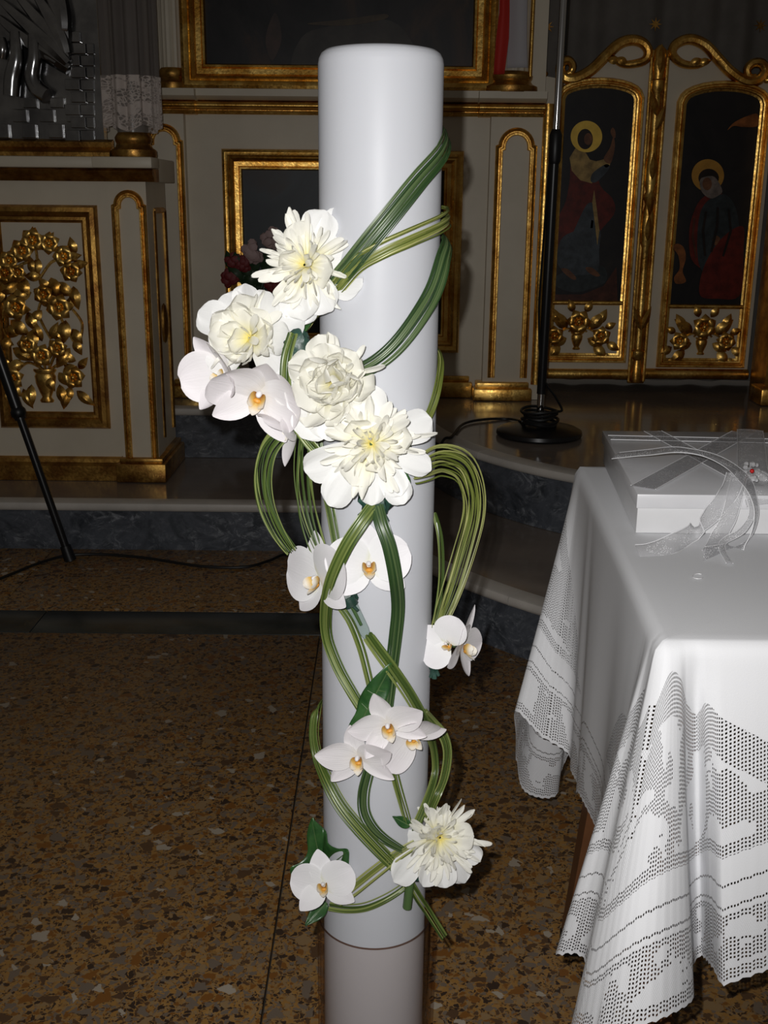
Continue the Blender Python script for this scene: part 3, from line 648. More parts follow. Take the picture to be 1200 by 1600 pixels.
# big framed panel with flower carving
fx0, fx1 = SX(-12, 500), SX(163, 500); fz0, fz1 = SZ(668, 80), SZ(320, 80)
pfm = [(0, 0), (0, 0.012), (0.008, 0.026), (0.022, 0.030), (0.034, 0.022), (0.040, 0.012), (0.050, 0.014), (0.058, 0.008), (0.060, 0)]
fr = MB().sweep(rect(fx0, fx1, fz0, fz1), pfm, SY, True).build('panel_frame', M['gold_dark'], stand)
carv = empty('carving', (0, 0, 0)); carv.parent = stand; carv.matrix_basis = Matrix.Identity(4)
def SP(a, b, h=0.0): p = at(a/3, 300 + b/3, SY - h); return (p.x, p.y, p.z)
carv.matrix_basis = Matrix.Translation(Vector(SP(215, 980)) - stand.location)
rnd = random.Random(4)
sub(carv, 'carved_vase', lambda mb: carved_vase(mb, SP(222, 985), 0.122, 0.085, 0.6), M['gold'])
fl = [(155, 225, 40), (105, 275, 40), (232, 240, 36), (45, 320, 34), (300, 300, 36), (25, 378, 38), (335, 372, 36), (85, 375, 28), (75, 540, 44), (280, 540, 44), (205, 480, 34), (60, 870, 40), (345, 868, 40), (195, 765, 40), (270, 730, 34), (130, 715, 34)]
for (a, b, r) in fl:
    sub(carv, 'carved_flower', lambda mb: carved_flower(mb, SP(a, b, 0.026), r*0.00105, 6, 0, rnd.random()), M['gold'])
lv = [(rnd.uniform(20, 370), rnd.uniform(280, 940), rnd.uniform(0, 360), 48, 30) for _ in range(26)] + [(160, 250, 95, 50, 30), (215, 260, 60, 48, 28), (260, 285, 30, 50, 28), (60, 350, 150, 46, 26), (90, 420, 215, 70, 42), (120, 400, 250, 60, 40), (240, 400, 280, 62, 46), (260, 430, 330, 60, 42), (20, 440, 255, 60, 34), (345, 440, 285, 66, 36), (150, 470, 200, 64, 40), (190, 470, 320, 70, 34), (130, 560, 300, 60, 36), (320, 560, 60, 50, 28), (50, 600, 330, 66, 44), (90, 620, 240, 50, 40), (310, 600, 250, 66, 44), (340, 640, 300, 50, 34), (160, 640, 250, 64, 40), (240, 640, 320, 54, 32), (60, 730, 320, 70, 36), (330, 730, 230, 70, 40), (120, 800, 190, 70, 34), (300, 810, 330, 60, 32), (50, 830, 120, 44, 26), (370, 830, 60, 44, 26), (110, 920, 300, 62, 30), (60, 940, 200, 44, 30), (320, 920, 245, 62, 34), (360, 930, 310, 66, 32), (150, 900, 270, 66, 34), (280, 900, 280, 66, 34), (200, 700, 100, 60, 30), (240, 690, 60, 54, 28)]
for (a, b, an, L, W) in lv:
    sub(carv, 'carved_leaf', lambda mb: carved_leaf(mb, SP(a, b, 0.010), math.radians(an + rnd.uniform(-12, 12)), L*0.00130, W*0.00115, 0.40), M['gold'])
st = [[(215, 840), (200, 780), (190, 760)], [(225, 840), (250, 780), (270, 735)], [(210, 840), (160, 790), (130, 720)], [(240, 690), (200, 620), (180, 560), (205, 480)], [(205, 470), (180, 380), (150, 320), (110, 290)], [(190, 400), (240, 330), (300, 310)], [(20, 640), (15, 560), (40, 540)], [(60, 720), (20, 650), (18, 590)], [(370, 720), (385, 620), (340, 550)], [(345, 700), (300, 620), (270, 560)], [(200, 830), (130, 800), (70, 850)], [(240, 830), (300, 800), (345, 860)], [(175, 330), (170, 280), (160, 240)], [(60, 420), (40, 390), (100, 340), (150, 325)]]
for q in st:
    sub(carv, 'carved_stem', lambda mb: mb.tube(crom([SP(a, b, 0.014) for a, b in q], 14), 0.0052, 6), M['gold'])
# ---- embossed silver icon on the stand
IY = SY + 0.10
iz0 = SZ(243, 100); ix1 = at(150, 150, IY).x
icon = empty('silver_icon', ((sxl + ix1)/2, IY, iz0), 'embossed silver icon with draped figure and block pattern on the stand', 'icon')
def IP(px, py, h=0.0): p = at(px, py, IY - h); return (p.x, p.y, p.z)
MB().box(sxl + 0.05, ix1 + 0.02, IY, IY + 0.04, iz0 - 0.004, 2.6).build('back_plate', M['silver'], icon)
zb1 = IP(60, 217)[2]
MB().prism([(IY, iz0 - 0.002), (IY - 0.07, iz0 - 0.002), (IY - 0.07, iz0 + 0.012), (IY - 0.03, iz0 + 0.03), (IY - 0.035, zb1 - 0.01), (IY, zb1)], sxl + 0.02, at(178, 230, IY).x, 'x').build('base_moulding', M['gold_dark'], icon)
def block(px0, px1, py0, py1, h):
    a = IP(px0, py1); b = IP(px1, py0)
    MB().box(a[0], b[0], IY - h, IY - 0.001, a[2], b[2], 0.0025).build('block', M['silver'], icon, smooth=False)
k = 0
for (py0, py1, px0, off) in ((194, 216, -6, 0), (171, 191, 22, 0), (153, 169, 38, 0)):
    for i in range(6):
        a = px0 + i*43/1.0*0.333*3/1.0 if False else px0 + i*42
        if a > 108: break
        block(a, a + 21, py0, py1, 0.014)
for i in range(9):
    py = 50 + i*18 + (i*i)*0.15; s = 13 if i % 2 else 0
    block(104 + s*0.7, 126 + s*0.7, py, py + 17, 0.018)
    if i > 0: block(127 + s*0.7, 147, py, py + 17, 0.008)
def limb(pts, rad, nm): MB().tube(crom([IP(a, b, h) for a, b, h in pts], 16), [rad[0] + (rad[1]-rad[0])*abs(math.sin(PI*0.5*j/16 + 0.4)) for j in range(17)], 10).build(nm, M['silver'], icon)
limb([(52, 55, 0.03), (54, 90, 0.035), (50, 118, 0.03), (58, 138, 0.03), (74, 150, 0.04)], (0.012, 0.03), 'leg')
limb([(24, 50, 0.03), (26, 90, 0.035), (20, 120, 0.03), (18, 150, 0.03)], (0.012, 0.03), 'leg')
limb([(2, 60, 0.03), (4, 75, 0.035), (2, 90, 0.03)], (0.012, 0.02), 'leg')
limb([(66, 60, 0.02), (72, 85, 0.03), (88, 98, 0.03)], (0.010, 0.016), 'leg')
for j, q in enumerate(([(-5, 25), (40, 62), (75, 85), (108, 108)], [(0, 0), (45, 40), (80, 72), (106, 100)], [(25, -10), (60, 30), (88, 65), (104, 92)], [(50, -20), (75, 20), (95, 55), (104, 84)], [(72, -25), (86, 10), (98, 40), (102, 66)], [(92, -30), (96, 0), (99, 30), (100, 50)])):
    MB().tube(crom([IP(a, b, 0.02 + 0.006*(j % 2)) for a, b in q], 18), [0.010 + 0.018*math.sin(PI*m/18*0.8) for m in range(19)], 8).build('robe_fold', M['silver'], icon)
# ---- column and lace veil at the stand's right end
LX, LY = at(205, 150, SY + 0.06).x, SY + 0.06
cz0 = z2c + 0.001; cz1 = at(205, 206, LY - 0.06).z
col = empty('veiled_column', (LX, LY, cz0), 'grey column with gilded base rising beside the silver icon', 'column')
colbase(LX, LY, 0.052, cz0, cz1 - cz0).build('column_base', M['gold_dark'], col)
M['greycol'] = plain('grey_marble_column', (0.26, 0.235, 0.21), 0.22, 0, (0.17, 0.15, 0.135), 10)
MB().lathe([(0.052, 0), (0.050, 1.2)], (LX, LY, cz1 - 0.003), 28).build('shaft', M['greycol'], col)
def mk_veil(name, op, scale, lo, hi, colr):
    t = NT(name); uv = t.new('ShaderNodeUVMap'); mp = t.new('ShaderNodeMapping'); mp.inputs['Scale'].default_value = scale; t.ln(uv.outputs[0], mp.inputs[0])
    v = t.new('ShaderNodeTexVoronoi', feature='DISTANCE_TO_EDGE'); v.inputs['Scale'].default_value = 1.0; t.ln(mp.outputs[0], v.inputs['Vector'])
    a = t.ramp(v.outputs[0], [(0.05, (hi,)*3), (0.16, (lo,)*3)]); n = t.noise(mp.outputs[0], 0.25, 2)
    a = t.math('MAXIMUM', a, t.ramp(n.outputs[0], [(0.52, (lo,)*3), (0.58, (hi,)*3)]))
    t.set(Base_Color=colr, Roughness=0.8); t.ln(a, t.b.inputs['Alpha']); return t.m
M['veil_lace'] = mk_veil('lace_border', 0.5, (48, 16, 1), 0.25, 0.95, (0.62, 0.54, 0.49))
t = NT('sheer_veil'); t.set(Base_Color=(0.19, 0.165, 0.15), Roughness=0.75, Alpha=0.62); M['veil'] = t.m
vz0 = at(200, 199, LY - 0.09).z; vz1 = at(200, 116, LY - 0.09).z
veil = empty('lace_veil', (LX, LY, vz0), 'sheer veil with lace border draped round the grey column', 'veil')
def vf(z0, z1, dr):
    def fn(u, v):
        a = 2*PI*u; r = 0.088 + dr + 0.010*math.sin(9*a) + 0.006*math.sin(17*a + 1); zz = z0 + (z1-z0)*v
        return (LX + r*math.cos(a), LY + r*math.sin(a)*0.85, zz + (0.012*math.sin(5*a) if v < 0.5 else 0))
    return MB().grid(fn, 150, 3, True)
vf(vz1 - 0.01, vz1 + 1.1, 0.0).build('sheer_cloth', M['veil'], veil)
vf(vz0, vz1, 0.004).build('lace_border', M['veil_lace'], veil)
# ---- red and pale cloths hung over the column by the doors
cl = at(800, 60, WY - 0.12)
def hang(nm, label, cat, px, mat, Yp, key):
    # px: list of (left px, right px, py) from top to bottom
    rows = [(at(a, y, Yp), at(b, y, Yp)) for a, b, y in px]
    root = at((px[-1][0]+px[-1][1])/2, px[-1][2], Yp)
    def fn(u, v):
        t = v*(len(rows)-1); i = min(int(t), len(rows)-2); f = t - i
        l = rows[i][0].lerp(rows[i+1][0], f); r = rows[i][1].lerp(rows[i+1][1], f); p = l.lerp(r, u)
        return (p.x, p.y + 0.010*math.sin(u*4 + key), p.z)
    mb = MB(); mb.grid(fn, 24, 16); o = mb.build(nm, mat); prop(o, label, cat)
    m = o.modifiers.new('thickness', 'SOLIDIFY'); m.thickness = 0.002; return o
hang('hanging_cloth', 'narrow red cloth hanging on the column left of the doors', 'cloth', [(786, 800, -120), (781, 796, -20), (780, 796, 20), (775, 795, 60), (771, 788, 116)], M['red'], WY - 0.11, 0)
hang('hanging_cloth', 'pale cloth hanging beside the red cloth on the column', 'cloth', [(798, 826, -120), (796, 824, -20), (796, 823, 40), (794, 823, 70), (792, 824, 106)], M['whitecloth'], WY - 0.10, 2)
# ---- flower arrangement before the small painting
vY = WY - 0.20; vb = atz(398, 655, H2); vx = at(398, 500, vY).x
bq = empty('flower_arrangement', (vx, vY, H2), 'dark red and pale flowers in a tall vase before the small painting', 'flowers')
vt = at(398, 470, vY).z - H2
M['vase'] = plain('dark_glazed_vase', (0.02, 0.016, 0.014), 0.3)
MB().lathe([(0, 0), (0.07, 0), (0.075, 0.02), (0.03, 0.06), (0.028, vt*0.5), (0.05, vt*0.72), (0.065, vt*0.88), (0.05, vt), (0.0, vt - 0.01)], (vx, vY, H2), 24).build('vase', M['vase'], bq)
M['redflower'] = plain('deep_red_petals', (0.16, 0.016, 0.018), 0.6); M['paleflower'] = plain('pale_pink_petals', (0.42, 0.30, 0.29), 0.6)
M['bqleaf'] = plain('dark_foliage', (0.018, 0.045, 0.016), 0.5)
def blossom(c, r, mat, seed, nm='blossom'):
    q = random.Random(seed); mb = MB()
    for k in range(16):
        a = q.random()*2*PI; b = q.uniform(-0.3, 1.2); d = Vector((math.cos(a)*math.cos(b), -abs(math.sin(b))*0.9 - 0.1, math.sin(a)*math.cos(b)))
        mb.ball(Vector(c) + d*r*0.55, r*0.42, 7, 4, (1, 0.5, 0.8), Matrix.Rotation(q.random()*3, 3, 'Y'))
    mb.build(nm, mat, bq)
for i, (a, b, r, m) in enumerate(((396, 392, 0.055, 'paleflower'), (365, 408, 0.04, 'redflower'), (361, 434, 0.045, 'redflower'), (380, 412, 0.04, 'redflower'), (425, 372, 0.05, 'paleflower'), (490, 354, 0.04, 'paleflower'), (450, 395, 0.05, 'redflower'), (430, 440, 0.05, 'redflower'))):
    p = at(a, b, vY - 0.03); blossom(p, r, M[m], i)
q = random.Random(8)
for i in range(34):
    a = q.uniform(362, 450); b = q.uniform(415, 465); p = at(a, b, vY + q.uniform(-0.05, 0.05))
    mb = MB(); carved_leaf(mb, p, q.uniform(-0.3, PI + 0.3) if b < 445 else q.uniform(-PI, PI), q.uniform(0.05, 0.09), 0.04, 0.3); mb.build('leaf', M['bqleaf'], bq)
for i in range(6):
    p = at(q.uniform(370, 440), q.uniform(400, 440), vY); MB().tube([(vx, vY, H2 + vt - 0.06), ((vx+p.x)/2, vY, (p.z + H2 + vt)/2), p], 0.004, 6).build('flower_stalk', M['bqleaf'], bq)
# ================================================================== STANDS AND CABLES
mc = atz(842, 680, H2); mx, my = mc.x, mc.y
ms = empty('microphone_stand', (mx, my, H2), 'black floor stand with round base and chrome pole before the doors', 'stand')
MB().lathe([(0, 0.0), (0.148, 0.0), (0.152, 0.006), (0.150, 0.018), (0.135, 0.026), (0.07, 0.034), (0.03, 0.044), (0, 0.044)], (mx, my, H2 + 0.001), 48).build('base', M['blackm'], ms)
zA = at(845, 610, my).z; zB = at(858, 222, my).z
LN = lambda z: my - 0.042*(z - H2)
MB().tube([(mx, my, H2 + 0.04), (mx, LN(zA), zA)], 0.013, 12).build('lower_tube', M['chrome'], ms)
MB().tube([(mx, LN(zA), zA - 0.01), (mx, LN(zB), zB)], 0.016, 12).build('outer_tube', M['blackm'], ms)
MB().lathe([(0.016, -0.07), (0.020, -0.06), (0.021, -0.02), (0.021, 0.02), (0.015, 0.035), (0.011, 0.04)], (mx, LN(zB), zB), 16).build('clutch', M['black'], ms)
MB().tube([(mx, LN(zB), zB), (mx, LN(2.35), 2.35)], 0.0115, 12).build('inner_tube', M['chrome'], ms)
mb = MB()
for k in range(5):
    rr = 0.058 + 0.007*math.sin(k*2.1); zz = H2 + 0.045 + 0.011*k
    mb.tube([(mx + rr*math.cos(2*PI*j/26) + 0.004*math.sin(k*3), my + rr*math.sin(2*PI*j/26), zz + 0.004*math.sin(2*PI*j/26*2 + k)) for j in range(27)], 0.0055, 6)
mb.build('cable_coil', M['cable'], ms)
cp = [(mx + 0.06, my - 0.02, H2 + 0.09), at(878, 640, my), at(868, 620, my - 0.01), at(848, 585, my - 0.02), at(842, 500, my - 0.02), at(846, 420, my - 0.02), at(853, 330, my - 0.018), at(858, 260, my - 0.015), at(866, 200, my + 0.01), at(880, 90, my + 0.02), at(886, 0, my + 0.02), at(890, -60, my + 0.02)]
MB().tube(crom(cp, 60), 0.0045, 6).build('hanging_cable', M['cable'], ms)
# cable running from the stand's base over the platform edge
def cable(label, pts, r=0.0048, n=60):
    o = MB().tube(crom(pts, n), r, 7).build('cable', M['cable']); prop(o, label, 'cable', 'cables on the floor'); return o
e = [atz(800, 655, H2 + 0.006), atz(760, 655, H2 + 0.006), atz(725, 662, H2 + 0.006), atz(706, 682, H2 + 0.006)]
cable('black cable trailing from the floor stand over the platform edge', [(mx - 0.06, my, H2 + 0.05)] + e + [e[-1] + Vector((-0.030, -0.035, -0.004)), e[-1] + Vector((-0.060, -0.075, -0.06)), e[-1] + Vector((-0.065, -0.085, -0.13)), e[-1] + Vector((-0.08, -0.10, -0.198))])
fz = 0.006
cable('long thin black cable lying on the floor along the lower step', [atz(-60, 925, fz), atz(0, 904, fz), atz(60, 880, fz), atz(105, 868, fz), atz(160, 866, fz), atz(230, 872, fz), atz(310, 884, fz), atz(380, 886, fz), atz(420, 876, fz), atz(446, 866, fz), atz(480, 868, fz), atz(560, 880, fz), atz(640, 890, fz)], 0.0048, 90)
# ---- tripod at the left edge
ft = atz(110, 876, 0.0); tp = at(0, 563, ft.y + 0.04); dirv = (tp - ft); apex = ft + dirv * 1.7
tr = empty('tripod_stand', (apex.x, apex.y, 0), 'black tripod stand leg standing at the left edge of the photo', 'tripod')
def tleg(foot, nm='leg'):
    f = Vector(foot); d = (apex - f)
    l = MB().tube([f + d*0.04, f + d*0.5], 0.0135, 10).tube([f + d*0.42, apex], 0.019, 10).build(nm, M['blackm'], tr)
    MB().tube([f + d*0.0 + Vector((0, 0, 0.001)), f + d*0.045], [0.021, 0.018], 10).build('rubber_foot', M['black'], l)
    MB().ball(f + d*0.44, 0.026, 10, 6).build('clamp', M['black'], l)
tleg(ft); tleg((apex.x - 0.35, ft.y + 0.40, 0)); tleg((apex.x - 0.42, ft.y - 0.22, 0))
MB().tube([apex - Vector((0, 0, 0.25)), apex + Vector((0, 0, 0.5))], 0.017, 12).build('centre_pole', M['blackm'], tr)
MB().tube([apex - Vector((0, 0, 0.04)), apex + Vector((0, 0, 0.04))], 0.04, 12).build('collar', M['black'], tr)
# ================================================================== CANDLE
CR = 0.060; CYA = 1.113; CXA = at(590, 780, CYA).x
ctop = at(594, 64, CYA - CR).z; zg = at(585, 1480, CYA - CR - 0.004).z
cprof = [(0, 0), (CR - 0.004, 0), (CR, 0.004)] + [(CR, 0.004 + (ctop - 0.022)*k/12) for k in range(1, 12)] + [(CR, ctop - 0.014), (CR - 0.0008, ctop - 0.009), (CR - 0.003, ctop - 0.0045), (CR - 0.007, ctop - 0.0015), (CR - 0.014, ctop), (CR*0.5, ctop - 0.001), (0.004, ctop - 0.002)]
cz = 0.012
cprof = [(r, z if z > 0.5*ctop else z + cz) for r, z in cprof]
cprof[0] = (0, cz); cprof[-1] = (0.0005, ctop - 0.002)
candle = empty('candle', (CXA, CYA, 0), 'tall thick white pillar candle wound with grass and flowers', 'candle')
MB().lathe(cprof, (CXA, CYA, 0), 96).build('wax_body', M['wax'], candle)
M['wick'] = plain('cotton_wick', (0.6, 0.57, 0.5), 0.9)
MB().tube([(CXA, CYA, ctop - 0.004), (CXA + 0.001, CYA + 0.002, ctop + 0.001)], 0.0015, 6).build('wick', M['wick'], candle)
glass = empty('glass_holder', (CXA, CYA, 0), 'clear glass cylinder holding the foot of the candle', 'candle holder')
gr = CR + 0.0080
MB().lathe([(0.0, 0.001), (gr - 0.003, 0.001), (gr, 0.004), (gr, zg*0.5), (gr, zg - 0.002), (gr - 0.0004, zg - 0.0005)], (CXA, CYA, 0), 72).build('glass_wall', M['glass'], glass)
MB().lathe([(0.0, 0.0105), (gr - 0.004, 0.0105), (gr - 0.003, 0.012), (gr - 0.003, zg - 0.002)], (CXA, CYA, 0), 72).build('inner_wall', M['glass'], glass)
MB().tube([(CXA + (gr - 0.0015)*math.cos(2*PI*k/72), CYA + (gr - 0.0015)*math.sin(2*PI*k/72), zg - 0.0006) for k in range(73)], 0.0010, 6, caps=False).build('rim', M['rimglass'], glass)
def oc(px, py, h=0.005, dy=None):
    """point h above the candle's skin on the sight line, or dy in front of/behind its axis"""
    if dy is not None: return at(px, py, CYA + dy)
    r = ray(px, py); ox, oy = CAM.x - CXA, CAM.y - CYA; R = CR + h
    A = r.x*r.x + r.y*r.y; B = 2*(ox*r.x + oy*r.y); C = ox*ox + oy*oy - R*R; D_ = B*B - 4*A*C
    if D_ <= 0: return at(px, py, CYA - 0.004)
    t_ = (-B - math.sqrt(D_)) / (2*A); return CAM + r*t_
# ------------------------------------------------------------------ grass
def grass(label, pts, n, width, mat='grass', bw=0.0034, seed=0, pinch0=0.5, pinch1=0.5, N=34, jit=0.25, bulge=0.3):
    rnd = random.Random(seed + 11); P = []
    for p in pts: P.append(oc(*p) if not isinstance(p, Vector) else p)
    C = crom(P, N); root = empty('grass_bundle', C[0], label, 'grass', 'grass bundles wound round the candle')
    axis = lambda p: Vector((p.x - CXA, p.y - CYA, 0))
    fr = []
    for i, p in enumerate(C):
        T = (C[min(i+1, N)] - C[max(i-1, 0)]).normalized()
        vdir = (CAM - p).normalized(); a = axis(p); a = a.normalized() if a.length > 1e-5 else vdir
        nn = (a*0.6 + vdir*0.6); nn = (nn - T*nn.dot(T)); nn = nn.normalized() if nn.length > 1e-3 else Vector((0, -1, 0))
        fr.append((T, nn, T.cross(nn).normalized()))
    n = int(n*1.7); bw *= 0.72
    for s in range(n):
        o = ((s + 0.5)/n - 0.5)*2 if n > 1 else 0.0
        o += rnd.uniform(-jit, jit); up = rnd.uniform(0, 0.0028); ph = rnd.uniform(0, 6); am = rnd.uniform(0.03, 0.16)*bulge
        t0 = rnd.uniform(0, 0.03); t1 = 1 - rnd.uniform(0, 0.03); vs = []; uv = []
        w0 = bw*rnd.uniform(0.7, 1.2); tw = rnd.uniform(-0.5, 0.5)
        for k in range(N + 1):
            t = t0 + (t1 - t0)*k/N; i = min(int(t*N), N - 1); f = t*N - i
            p = C[i].lerp(C[i+1], f); T, nn, S = fr[i]
            sp = width*0.5*((pinch0 + (1-pinch0)*math.sin(PI*min(1, t*1.0))**0.7) if t < 0.5 else (pinch1 + (1-pinch1)*math.sin(PI*t)**0.7))
            q = p + S*(o*sp + am*width*math.sin(ph + 5*t)) + nn*(up + 0.0006*math.sin(ph*2 + 4*t))
            a = axis(q)
            if a.length < CR + 0.0012 and 0 < q.z < ctop: a2 = a.normalized()*(CR + 0.0012); q = Vector((CXA + a2.x, CYA + a2.y, q.z))
            ww = w0*0.5*(1 - 0.35*t)
            S2 = (S*math.cos(tw) + nn*math.sin(tw))
            vs += [tuple(q - S2*ww), tuple(q + nn*0.0007), tuple(q + S2*ww), tuple(q - nn*0.0003)]
            uv += [(0, t), (0.4, t), (0.8, t), (1, t)]
        fs = []
        for k in range(N):
            for m in range(4): fs.append((k*4+m, k*4+(m+1) % 4, (k+1)*4+(m+1) % 4, (k+1)*4+m))
        fs += [(0, 1, 2, 3), (N*4+3, N*4+2, N*4+1, N*4)]
        mb = MB(); mb.add(vs, fs, uv); mb.build('blade', M[mat], root, angle=80)
    return root
B = 0.035
grass('dark green grass bundle slanting down from the candle top edge', [(640, 185, 0, 0.05), (690, 205, 0, 0.015), (692, 236), (655, 282), (612, 336), (572, 385), (540, 424), (506, 462), (482, 495), (466, 532, 0.010)], 9, 0.017, 'grass_dark', 0.0040, 1, 0.4, 0.7)
grass('pale striped grass bundle crossing the dark bundle below the candle top', [(660, 330, 0, 0.05), (697, 334, 0, 0.01), (688, 346), (640, 368), (596, 388), (556, 412), (524, 450), (494, 482), (470, 520, 0.012)], 9, 0.018, 'grass_light', 0.0032, 2, 0.9, 0.5)
grass('dark green grass bundle on the right flank down to the ruffled peony', [(655, 350, 0, 0.05), (694, 372, 0, 0.006), (690, 405), (676, 452), (650, 498), (618, 540), (585, 568), (550, 585)], 8, 0.017, 'grass_dark', 0.0038, 3, 0.5, 0.7)
grass('thin olive grass bundle on the right edge down to the fringed peony', [(660, 530, 0, 0.05), (686, 556, 0, 0.01), (685, 600), (672, 645), (650, 682), (622, 705)], 5, 0.011, 'grass_light', 0.0030, 4, 0.6, 0.7)
grass('wide loop of fine grass standing off the right side', [(640, 738, 0.014), (662, 728, 0.012), (690, 718, 0, -0.035), (722, 730, 0, -0.02), (737, 765, 0, -0.01), (738, 805, 0, -0.005), (726, 855, 0, -0.005), (708, 915, 0, -0.01), (692, 960, 0, -0.015), (681, 988, 0, -0.02)], 13, 0.026, 'grass_light', 0.0025, 5, 0.5, 0.3, 40, 0.5, 1.3)
grass('short dark grass blades at the right edge inside the wide loop', [(676, 800, 0, 0.005), (685, 838, 0, -0.002), (687, 890, 0, -0.004), (683, 935, 0, -0.006), (677, 975, 0, -0.010)], 4, 0.009, 'grass', 0.0034, 6, 0.4, 0.6)
grass('grass loop bowing out on the left below the orchid cluster', [(462, 660, 0, -0.05), (440, 676, 0, -0.055), (418, 704, 0, -0.055), (410, 745, 0, -0.055), (416, 790, 0, -0.055), (434, 832, 0, -0.055), (456, 864, 0, -0.055)], 8, 0.018, 'grass', 0.0030, 7, 0.5, 0.6, 34, 0.5, 1.2)
grass('upright grass bundle left of the candle beside the bowed loop', [(484, 640, 0, -0.055), (475, 690, 0, -0.05), (473, 745, 0, -0.048), (480, 800, 0, -0.048), (495, 850, 0, -0.052), (508, 880, 0, -0.056)], 7, 0.019, 'grass', 0.0031, 8, 0.6, 0.5, 34, 0.5, 1.2)
grass('straight grass bundle running down the candle left of the fringed peony', [(490, 630, 0.010), (496, 680, 0.006), (506, 745, 0.004), (517, 800), (526, 850), (534, 890)], 7, 0.012, 'grass', 0.0034, 9, 0.8, 0.8)
grass('grass bundle curving under the left edge of the ruffled peony', [(458, 520, 0, -0.06), (447, 560, 0, -0.068), (446, 605, 0, -0.07), (454, 645, 0, -0.066), (474, 682, 0, -0.062), (502, 715, 0, -0.066), (540, 760, 0.008)], 6, 0.012, 'grass', 0.0036, 10, 0.8, 0.7)
grass('left arc of grass from the green knot to the pointed leaf', [(584, 790, 0.022), (566, 815, 0.034), (540, 855, 0.040), (518, 905, 0.036), (509, 950, 0.022), (511, 995, 0.010), (527, 1040, 0.006), (549, 1080, 0.005), (566, 1108, 0.006)], 9, 0.013, 'grass', 0.0038, 12, 0.9, 0.8, 40)
grass('right arc of grass from the green knot to the pointed leaf', [(588, 790, 0.022), (596, 820, 0.034), (608, 855, 0.038), (618, 905, 0.032), (622, 950, 0.014), (618, 998, 0.007), (613, 1040), (608, 1085), (602, 1130, 0.008)], 8, 0.012, 'grass_dark', 0.0038, 13, 0.9, 0.8, 40)
grass('slim grass stem from the water tube down to the pointed leaf', [(530, 945, 0.012), (548, 972, 0.008), (564, 1012, 0.005), (576, 1058, 0.005), (584, 1095, 0.006)], 4, 0.009, 'grass', 0.0034, 14, 0.8, 0.8)
grass('grass bundle crossing right from the water tube to the right side', [(574, 990, 0.012), (592, 1016, 0.010), (612, 1044, 0.010), (640, 1086, 0.006), (664, 1132, 0.004), (676, 1170, 0.004), (678, 1210, 0.004), (664, 1256, 0.006), (645, 1300, 0.012)], 9, 0.014, 'grass', 0.0038, 15, 0.7, 0.7, 44)
grass('dark grass loop bulging from the right side above the lowest peony', [(660, 1112, 0.006), (676, 1130, 0.006), (692, 1150, 0, -0.012), (698, 1176, 0, -0.010), (693, 1212, 0, -0.012), (680, 1245, 0, -0.016), (664, 1280, 0.014)], 8, 0.013, 'grass', 0.0036, 16, 0.7, 0.7)
grass('grass bundle sweeping from the left edge to the lowest peony', [(520, 1085, 0, 0.055), (498, 1108, 0, 0.006), (492, 1145, 0, -0.004), (498, 1182, 0, -0.012), (512, 1218), (532, 1256), (560, 1292), (592, 1327), (616, 1352, 0.006), (640, 1384, 0.010)], 9, 0.013, 'grass', 0.0036, 17, 0.6, 0.7, 44)
grass('loose curl of grass on the front above the lowest peony', [(582, 1190, 0.008), (575, 1212, 0.006), (569, 1240), (570, 1268), (582, 1292), (602, 1311), (630, 1328, 0.010)], 6, 0.012, 'grass_dark', 0.0032, 18, 0.9, 0.5)
grass('short straight grass stem below the twin orchids', [(612, 1190, 0.008), (620, 1224, 0.004), (629, 1258, 0.004), (638, 1290, 0.008)], 4, 0.010, 'grass', 0.0036, 19, 0.9, 0.9)
grass('olive grass strip from the lowest orchid up to the lowest peony', [(528, 1408, 0.014), (552, 1391, 0.008), (588, 1362, 0.005), (622, 1336, 0.008), (650, 1318, 0.015)], 4, 0.012, 'grass_light', 0.0046, 20, 0.9, 0.8)
grass('low arc of grass from the lowest orchid round under the peony', [(514, 1416, 0.012), (540, 1420, 0.006), (570, 1418), (600, 1406), (628, 1388), (650, 1366, 0.010)], 5, 0.009, 'grass', 0.0034, 21, 0.9, 0.8)
grass('cut grass ends hanging below the lowest peony', [(640, 1380, 0.012), (654, 1404, 0.012), (670, 1428, 0, -0.040), (694, 1466, 0, -0.040)], 4, 0.010, 'grass', 0.0038, 22, 0.8, 0.9)
